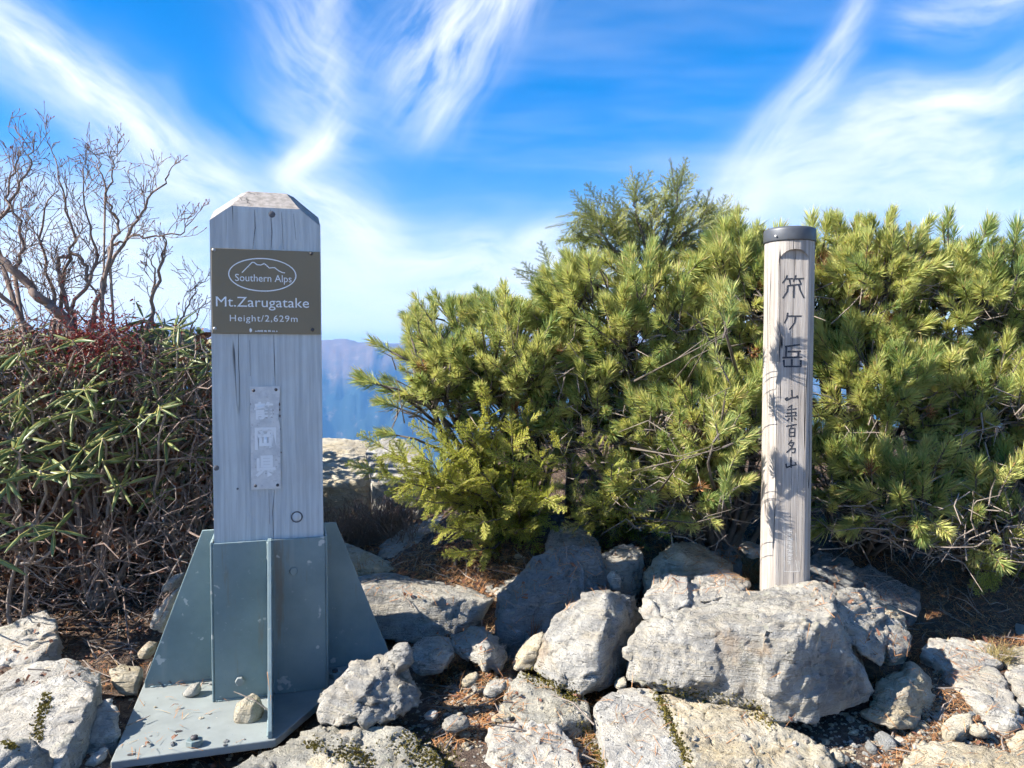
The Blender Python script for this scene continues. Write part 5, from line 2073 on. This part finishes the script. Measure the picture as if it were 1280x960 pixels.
rl = random.Random(17)
low_limbs = []
for (x0, y0, Y0, x1, y1, Y1) in ((640, 660, 3.3, 480, 560, 2.90), (640, 660, 3.3, 500, 600, 2.82), (640, 650, 3.3, 470, 590, 2.96), (640, 640, 3.3, 540, 545, 2.90), (640, 650, 3.3, 590, 540, 2.86),
                                 (640, 660, 3.3, 520, 625, 2.82), (640, 660, 3.3, 560, 600, 2.80), (640, 660, 3.3, 600, 590, 2.80), (650, 660, 3.3, 640, 545, 2.82), (640, 660, 3.3, 555, 660, 2.86),
                                 (640, 665, 3.3, 600, 655, 2.82), (650, 665, 3.3, 640, 620, 2.82), (650, 660, 3.3, 680, 570, 2.82), (650, 660, 3.3, 690, 615, 2.82), (640, 660, 3.3, 575, 570, 2.86),
                                 (650, 660, 3.3, 660, 660, 2.92), (640, 660, 3.3, 530, 570, 2.8), (640, 660, 3.3, 620, 560, 2.96), (640, 665, 3.3, 580, 690, 2.98), (640, 650, 3.3, 510, 580, 2.86),
                                 (650, 640, 3.3, 610, 510, 2.90), (650, 640, 3.3, 660, 520, 2.90)):
    xm, ym = (x0 + x1) / 2 + rl.uniform(-15, 15), (y0 + y1) / 2 + rl.uniform(-18, 8)
    low_limbs.append([(x0, y0, Y0), (xm, ym, (Y0 + Y1) / 2), (x1, y1, Y1)])
conifer('low yellow green conifer bush spreading over the rocks beside the gap', 'conifer_bush', (645, 690, 3.35), low_limbs, SPRAY_LOW, 43, None, 0.024, 0.05, cat='conifer bush', rad=0.009)
mid_limbs = []
for (x0, y0, Y0, x1, y1, Y1) in ((760, 660, 3.3, 700, 560, 2.9), (760, 660, 3.3, 740, 545, 2.85), (760, 660, 3.3, 765, 580, 2.78), (770, 660, 3.3, 800, 590, 2.78), (760, 660, 3.3, 720, 620, 2.85),
                                 (760, 660, 3.3, 755, 625, 2.8), (770, 660, 3.3, 790, 640, 2.8), (770, 660, 3.3, 830, 650, 2.85), (760, 665, 3.3, 720, 655, 2.9), (770, 660, 3.3, 850, 610, 2.9),
                                 (770, 660, 3.3, 780, 545, 2.9), (770, 660, 3.3, 880, 640, 2.9)):
    xm, ym = (x0 + x1) / 2 + rl.uniform(-15, 15), (y0 + y1) / 2 + rl.uniform(-18, 8)
    mid_limbs.append([(x0, y0, Y0), (xm, ym, (Y0 + Y1) / 2), (x1, y1, Y1)])
conifer('low green conifer bush at the foot of the middle pine', 'conifer_bush', (765, 690, 3.35), mid_limbs, SPRAY_LOW[:3] + SPRAY_TOP[:2], 44, None, 0.032, 0.05, cat='conifer bush', rad=0.009)
right_limbs = [[(1270, 740, 3.3), (1260, 700, 3.0), (1240, 690, 2.85)], [(1270, 740, 3.3), (1250, 715, 3.0), (1225, 712, 2.85)], [(1270, 740, 3.3), (1272, 690, 3.0), (1262, 650, 2.9)], [(1270, 740, 3.3), (1285, 700, 3.0), (1290, 670, 2.9)]]
conifer('small green conifer bush in deep shade at the right edge', 'conifer_bush', (1275, 760, 3.3), right_limbs, SPRAY_LOW, 45, None, 0.04, 0.05, cat='conifer bush', rad=0.008)

# ---------------------------------------------------------------- evergreen rhododendrons on the left
def leaf_mesh(seed, L=0.10, W_=0.024, roll=0.9, droop=0.5):
    """leathery leaf along +y with rolled edges"""
    rnd = random.Random(seed)
    mb = MB()
    n = 6
    vs, fs = [], []
    for i in range(n + 1):
        t = i / n
        w = W_ * 0.5 * math.sin(math.pi * (0.10 + 0.87 * t)) ** 0.7
        y = L * t
        z = -droop * L * t * t
        for k, (a, f) in enumerate(((-1, 1), (-0.55, .6), (0, 0), (0.55, .6), (1, 1))):
            vs.append((a * w * math.cos(roll * f * 0.8), y, z - abs(a) * w * roll * f * 0.75 + (0.0 if k != 2 else 0.0)))
    for i in range(n):
        for k in range(4):
            fs.append((i * 5 + k, i * 5 + k + 1, (i + 1) * 5 + k + 1, (i + 1) * 5 + k))
    mb.add(vs, fs, 0)
    mb.tube([(0, -0.012, 0.001), (0, L * 0.4, 0.0012 - droop * L * 0.16), (0, L * 0.9, 0.0010 - droop * L * 0.81)], [0.0016, 0.0011, 0.0004], 4, 1, False)
    me = mb.mesh('leaf', True)
    me.materials.append(M['rhodo'])
    me.materials.append(M['midrib'])
    return me


LEAVES = [leaf_mesh(500 + i, 0.070 + 0.012 * (i % 4), 0.017 + 0.003 * (i % 3), 0.8 + 0.25 * (i % 3), 0.02 + 0.10 * (i % 4)) for i in range(8)]


def rhododendron(label, base_px, whorls, seed, scale=1.0):
    rnd = random.Random(seed)
    b = at(*base_px)
    b.z = gz(b.x, b.y) - 0.02
    root = empty('rhododendron', b)
    tag(root, label, 'rhododendron', 'rhododendrons left of the square post')
    st = MB()
    n = 0
    hubs = []
    for (px, py, Y) in whorls[::4]:
        h = at(px, py, Y).lerp(b, 0.42) + Vector((rnd.uniform(-.08, .08), rnd.uniform(0, .12), rnd.uniform(-.04, .06)))
        mid = b.lerp(h, 0.5) + Vector((rnd.uniform(-.12, .12), rnd.uniform(0, .1), -0.05))
        st.tube(bez(b, mid, h, 7), [0.010 - 0.0006 * i for i in range(7)], 5)
        hubs.append(h)
    for (px, py, Y) in whorls:
        e = at(px, py, Y)
        ax = Vector((rnd.gauss(-0.15, .45), rnd.gauss(-0.45, .35), 1.0)).normalized()
        h = min(hubs, key=lambda q: (q - e).length)
        mid = h.lerp(e, 0.55) + Vector((rnd.uniform(-.07, .07), rnd.uniform(-.02, .08), -0.07))
        p = bez(h, mid, e - ax * 0.03, 6) + [e]
        p = [q + Vector((rnd.gauss(0, .010), rnd.gauss(0, .010), rnd.gauss(0, .008))) * (1 if 0 < i < 5 else 0) for i, q in enumerate(p)]
        st.tube(p, [0.0062 - 0.0004 * i for i in range(7)], 5)
        k = rnd.choice((6, 7, 8, 9))
        a0 = rnd.uniform(0, 6.28)
        x_, y_, z_ = basis(ax, a0)
        for j in range(k):
            th = 2 * math.pi * j / k + rnd.uniform(-.25, .25)
            d = (x_ * math.cos(th) + y_ * math.sin(th) + ax * rnd.uniform(-0.45, 0.55)).normalized()
            place(rnd.choice(LEAVES), 'leaf', root, e - ax * rnd.uniform(0, 0.015) + d * 0.010, dir_matrix_y(d, ax, scale * rnd.uniform(0.75, 1.2)))
            n += 1
    st.v = [tuple(Vector(v) - b) for v in st.v]
    st.build('stems', M['bark_dead'], root, True)
    return n


rw = random.Random(61)


def cloud(n, x0, x1, y0, y1, Y0, Y1):
    return [(rw.uniform(x0, x1), rw.uniform(y0, y1), rw.uniform(Y0, Y1)) for _ in range(n)]


nl = 0
nl += rhododendron('dark green rhododendron close behind the square post', (235, 760, 3.15),
                   [(200, 418, 3.05), (228, 428, 3.0), (250, 440, 3.0), (212, 455, 2.95), (240, 470, 2.95), (222, 500, 2.9), (245, 520, 2.9), (205, 525, 2.9), (190, 405, 3.1), (252, 560, 2.95), (228, 575, 2.9)]
                   + cloud(27, 175, 290, 408, 600, 2.78, 3.1), 71, 0.85)
nl += rhododendron('rhododendron with long pale drooping leaves in the middle of the thicket', (120, 770, 2.95),
                   [(90, 512, 2.72), (60, 520, 2.74), (118, 508, 2.74), (128, 548, 2.70), (105, 560, 2.72), (80, 548, 2.74), (150, 525, 2.78), (146, 530, 2.76), (60, 480, 2.85), (75, 425, 2.95), (40, 412, 2.95)]
                   + cloud(26, 10, 210, 430, 620, 2.70, 2.95), 72, 0.92)
nl += rhododendron('low rhododendron with bright leaves at the lower left edge', (20, 790, 2.75),
                   [(40, 655, 2.50), (68, 662, 2.50), (50, 588, 2.56), (86, 588, 2.56), (8, 600, 2.55), (-10, 640, 2.50), (15, 560, 2.62), (-25, 590, 2.6)], 73, 1.05)
nl += rhododendron('rhododendron at the left edge mixed with brown twigs', (-60, 770, 2.95),
                   [(5, 440, 2.9), (30, 450, 2.9), (15, 500, 2.8), (-20, 470, 2.85), (40, 430, 2.95)] + cloud(24, -110, 110, 415, 600, 2.72, 3.05), 74, 0.85)
nl += rhododendron('yellow tipped rhododendron at the top of the thicket', (175, 770, 3.25),
                   [(165, 405, 3.1), (180, 398, 3.12), (205, 402, 3.12), (218, 408, 3.12), (150, 415, 3.1), (175, 425, 3.05)] + cloud(16, 110, 225, 405, 500, 2.95, 3.2), 75, 0.8)
nl += rhododendron('rhododendron reaching in at the far left over the grey fissured rock', (-170, 800, 2.65), [(-30, 560, 2.55), (-20, 690, 2.5)] + cloud(26, -330, -50, 420, 700, 2.35, 2.85), 76, 1.15)
print('leaves', nl)


# ---------------------------------------------------------------- leafless shrubs above the thicket
def grow(mb, p, d, L, r, lvl, rnd, maxl, buds):
    n = 5
    pts = [p]
    cur, dd = p.copy(), d.normalized()
    for i in range(n):
        dd = (dd + Vector((rnd.gauss(0, .20), rnd.gauss(0, .16), rnd.gauss(0.05, .16)))).normalized()
        cur = cur + dd * L / n
        pts.append(cur.copy())
    r1 = max(0.0010, r * 0.55)
    mb.tube(pts, [r + (r1 - r) * i / n for i in range(n + 1)], 5 if lvl < 2 else 4, 0, False)
    if lvl >= maxl:
        if rnd.random() < 0.7:
            buds.tube([cur, cur + dd * 0.004, cur + dd * 0.010], [0.0012, 0.0019, 0.0005], 4, 0, False)
        return
    kids = rnd.choice((2, 3, 3, 4))
    for k in range(kids):
        i = rnd.randint(1, n)
        q = pts[i]
        lat = dd.cross(Vector((rnd.gauss(0, .5), rnd.gauss(0, 1), rnd.gauss(0, .5)))).normalized()
        nd = (dd * rnd.uniform(0.5, 1.0) + lat * rnd.uniform(0.4, 1.0) + Vector((0, 0, 0.22))).normalized()
        grow(mb, q, nd, L * rnd.uniform(0.5, 0.8), max(0.0011, r * rnd.uniform(0.5, 0.68)), lvl + 1, rnd, maxl, buds)


def bare_shrub(label, base_px, limbs, seed, maxl=3, kids=1.0, twigL=0.13):
    rnd = random.Random(seed)
    b = at(*base_px)
    b.z = gz(b.x, b.y) - 0.02
    root = empty('bare_shrub', b)
    tag(root, label, 'shrub', 'leafless shrubs above the left thicket')
    mb, bd, tr = MB(), MB(), MB()
    for pl, r0, r1 in limbs:
        P = [at(*p) for p in pl]
        dense = []
        for i in range(len(P) - 1):
            for k in range(4):
                dense.append(P[i].lerp(P[i + 1], k / 4) + Vector((rnd.gauss(0, .004), rnd.gauss(0, .01), rnd.gauss(0, .004))))
        dense.append(P[-1])
        m = len(dense)
        tr.tube([b + Vector((rnd.uniform(-.04, .04), 0, 0)), b.lerp(dense[0], 0.5) + Vector((rnd.uniform(-.05, .05), 0, 0.02)), dense[0]], [r0 * 1.3, r0 * 1.15, r0], 6)
        tr.tube(dense, [r0 + (r1 - r0) * i / (m - 1) for i in range(m)], 7)
        ns = int(m * 0.62 * kids)
        for k in range(ns):
            t = rnd.uniform(0.15, 1.0)
            i = min(int(t * (m - 1)), m - 2)
            d = (dense[i + 1] - dense[i]).normalized()
            lat = d.cross(Vector((rnd.gauss(0, .4), rnd.gauss(0, 1), rnd.gauss(0, .4)))).normalized()
            nd = (d * rnd.uniform(0.3, 0.9) + lat * rnd.uniform(0.4, 1.0) + Vector((0.05, 0, 0.35))).normalized()
            rr = max(0.0014, (r0 + (r1 - r0) * t) * 0.5)
            grow(mb, dense[i], nd, twigL * rnd.uniform(0.6, 1.2), min(rr, 0.0022), 1, rnd, maxl, bd)
        grow(mb, dense[-1], (dense[-1] - dense[-2]).normalized(), twigL * 0.45, max(0.0013, r1), 1, rnd, maxl, bd)
    for q, nm, m_ in ((tr, 'trunk', 'bark_bare'), (mb, 'twigs', 'bark_bare'), (bd, 'buds', 'red_bud')):
        q.v = [tuple(Vector(v) - b) for v in q.v]
        if q.v:
            o = q.build(nm, M[m_], root, True)
            if nm != 'trunk':
                tag(o, None, None, None, 'stuff')


A_ = 2.95
bare_shrub('leafless shrub with the thick leaning limb at the left edge', (110, 780, 3.1),
           [([(98, 425, A_), (84, 402, A_), (60, 380, A_ - .03), (30, 350, A_ - .05), (0, 322, A_ - .05), (-50, 292, A_)], 0.021, 0.012),
            ([(20, 340, A_), (30, 310, A_), (22, 275, A_), (8, 240, A_), (20, 205, A_)], 0.008, 0.003),
            ([(0, 322, A_), (-5, 280, A_), (15, 250, A_), (38, 205, A_), (42, 185, A_)], 0.009, 0.002),
            ([(40, 420, A_), (20, 385, A_), (-10, 360, A_), (-50, 345, A_)], 0.010, 0.007)], 81, 3, 1.0)
bare_shrub('tall leafless shrub reaching highest over the thicket', (150, 780, 3.15),
           [([(112, 405, A_), (128, 360, A_), (142, 310, A_), (146, 282, A_), (138, 258, A_), (131, 228, A_), (121, 196, A_)], 0.009, 0.002),
            ([(128, 350, A_), (160, 290, A_), (180, 258, A_), (205, 228, A_), (214, 210, A_)], 0.007, 0.002),
            ([(138, 310, A_), (165, 297, A_), (200, 296, A_), (228, 290, A_), (246, 268, A_)], 0.005, 0.0015),
            ([(134, 240, A_), (142, 212, A_), (147, 184, A_)], 0.004, 0.0015)], 82, 3, 0.6, 0.10)
bare_shrub('leafless shrub with dense fine twigs in the middle of the thicket', (70, 780, 3.2),
           [([(70, 400, 3.05), (80, 350, 3.05), (90, 300, 3.05), (82, 250, 3.05), (68, 195, 3.05)], 0.009, 0.002),
            ([(75, 395, 3.05), (60, 340, 3.05), (50, 295, 3.05), (60, 250, 3.05)], 0.008, 0.003),
            ([(85, 400, 3.0), (112, 350, 3.0), (118, 310, 3.0), (108, 270, 3.0), (104, 215, 3.0)], 0.008, 0.002),
            ([(90, 395, 3.0), (75, 350, 3.0), (72, 322, 3.0), (95, 318, 3.0), (105, 335, 3.0), (108, 350, 3.0)], 0.009, 0.006)], 83, 3, 1.0)
bare_shrub('small leafless shrub with a grey snag next to the square post', (225, 780, 3.3),
           [([(188, 405, 3.1), (192, 365, 3.1), (200, 340, 3.1), (206, 312, 3.1)], 0.008, 0.005),
            ([(190, 385, 3.1), (194, 345, 3.1), (192, 318, 3.1)], 0.005, 0.002),
            ([(222, 405, 3.1), (235, 380, 3.1), (243, 360, 3.1), (258, 348, 3.1)], 0.004, 0.0015),
            ([(240, 410, 3.1), (250, 385, 3.1), (262, 372, 3.1)], 0.003, 0.0012)], 84, 3, 0.6, 0.09)


# ---------------------------------------------------------------- brown twig thicket, red buds and fill behind
def build_thicket():
    rnd = random.Random(91)
    mb, mb2, rd, lf, gl = MB(), MB(), MB(), MB(), MB()
    for k in range(5200):
        px = rnd.uniform(-260, 300)
        top = 400 + (30 if px > 150 else 0)
        py = rnd.uniform(top, 760) if k % 3 else rnd.uniform(top, 600)
        Y = rnd.uniform(2.78, 3.35) - 0.25 * (py > 640) * rnd.random()
        p = at(px, py, Y)
        g = float(ground_base(p.x, p.y))
        if p.z < g:
            p.z = g + 0.01
        d = Vector((rnd.gauss(0, .7), rnd.gauss(-0.1, .5), rnd.gauss(0.12, .62))).normalized()
        L = rnd.uniform(0.06, 0.24)
        k1 = Vector((rnd.gauss(0, .4), rnd.gauss(0, .4), rnd.gauss(0, .4)))
        pts = [p, p + d * L * 0.35, p + (d + k1 * 0.6).normalized() * L * 0.7, p + (d + k1).normalized() * L]
        r = rnd.choice((0.0014, 0.0018, 0.0024, 0.0036))
        (mb if rnd.random() < 0.78 else mb2).tube(pts, [r, r * 0.85, r * 0.65, r * 0.35], 4, 0, False)
    for _ in range(2400):
        px, py = rnd.gauss(122, 26), rnd.gauss(424, 20)
        if rnd.random() < 0.45:
            px, py = rnd.gauss(70, 60), rnd.gauss(440, 34)
        p = at(px, py, rnd.uniform(2.72, 3.0))
        d = Vector((rnd.gauss(0, 1), rnd.gauss(0, 1), rnd.gauss(0.2, 1))).normalized()
        flat_blade(rd, p, d, d.cross(Vector((rnd.gauss(0, 1), 1, rnd.gauss(0, 1)))).normalized(), rnd.uniform(0.010, 0.022), rnd.uniform(0.003, 0.006), 0.1)
    for _ in range(5200):
        px, py = rnd.uniform(-260, 300), rnd.uniform(430, 740)
        p = at(px, py, rnd.uniform(2.8, 3.4))
        if p.z < float(ground_base(p.x, p.y)):
            continue
        d = Vector((rnd.gauss(0, 1), rnd.gauss(0, 1), rnd.gauss(0, .7))).normalized()
        flat_blade(lf, p, d, d.cross(Vector((rnd.gauss(0, 1), 1, rnd.gauss(0, 1)))).normalized(), rnd.uniform(0.018, 0.05), rnd.uniform(0.006, 0.016), rnd.uniform(0, .25))
    for _ in range(5200):
        px, py = rnd.uniform(-260, 300), rnd.uniform(415, 640)
        p = at(px, py, rnd.uniform(3.2, 3.75))
        d = Vector((rnd.gauss(0, 1), rnd.gauss(0, .5), rnd.gauss(0, .7))).normalized()
        flat_blade(lf if rnd.random() < 0.5 else gl, p, d, d.cross(Vector((1, rnd.gauss(0, .5), rnd.gauss(0, 1)))).normalized(), rnd.uniform(0.04, 0.085), rnd.uniform(0.015, 0.03), rnd.uniform(0, .25))
    g = empty('twig_thicket', (0, 0, 0))
    tag(g, 'tangle of brown twigs and withered leaves left of the square post', None, None, 'stuff')
    for nm, q, m_ in (('brown_twigs', mb, 'bark_bare'), ('grey_twigs', mb2, 'bark_dead'), ('red_buds', rd, 'red_bud'), ('withered_leaves', lf, 'dead_leaf'), ('inner_leaves', gl, 'rhodo')):
        tag(q.build(nm, M[m_], g), None, None, None, 'stuff')


build_thicket()


def build_stems():
    rnd = random.Random(23)
    mb = MB()
    for _ in range(900):
        px = rnd.uniform(398, 520)
        h = ground_px(px, rnd.uniform(596, 680))
        if not h or h[0].y < 2.95:
            continue
        p = Vector((h[0].x, min(h[0].y, 3.5), 0))
        p.z = gz(p.x, p.y)
        L = rnd.uniform(0.06, 0.26)
        d = Vector((rnd.gauss(-0.1, .5), rnd.gauss(0, .3), 1)).normalized()
        mb.tube([p, p + d * L * .5, p + (d + Vector((rnd.gauss(0, .3), 0, 0))).normalized() * L], [0.002, 0.0016, 0.0007], 4, 0, False)
    tag(mb.build('dark_stems', M['bark_bare']), 'dark brown stems in the gap behind the steel base', None, None, 'stuff')


build_stems()
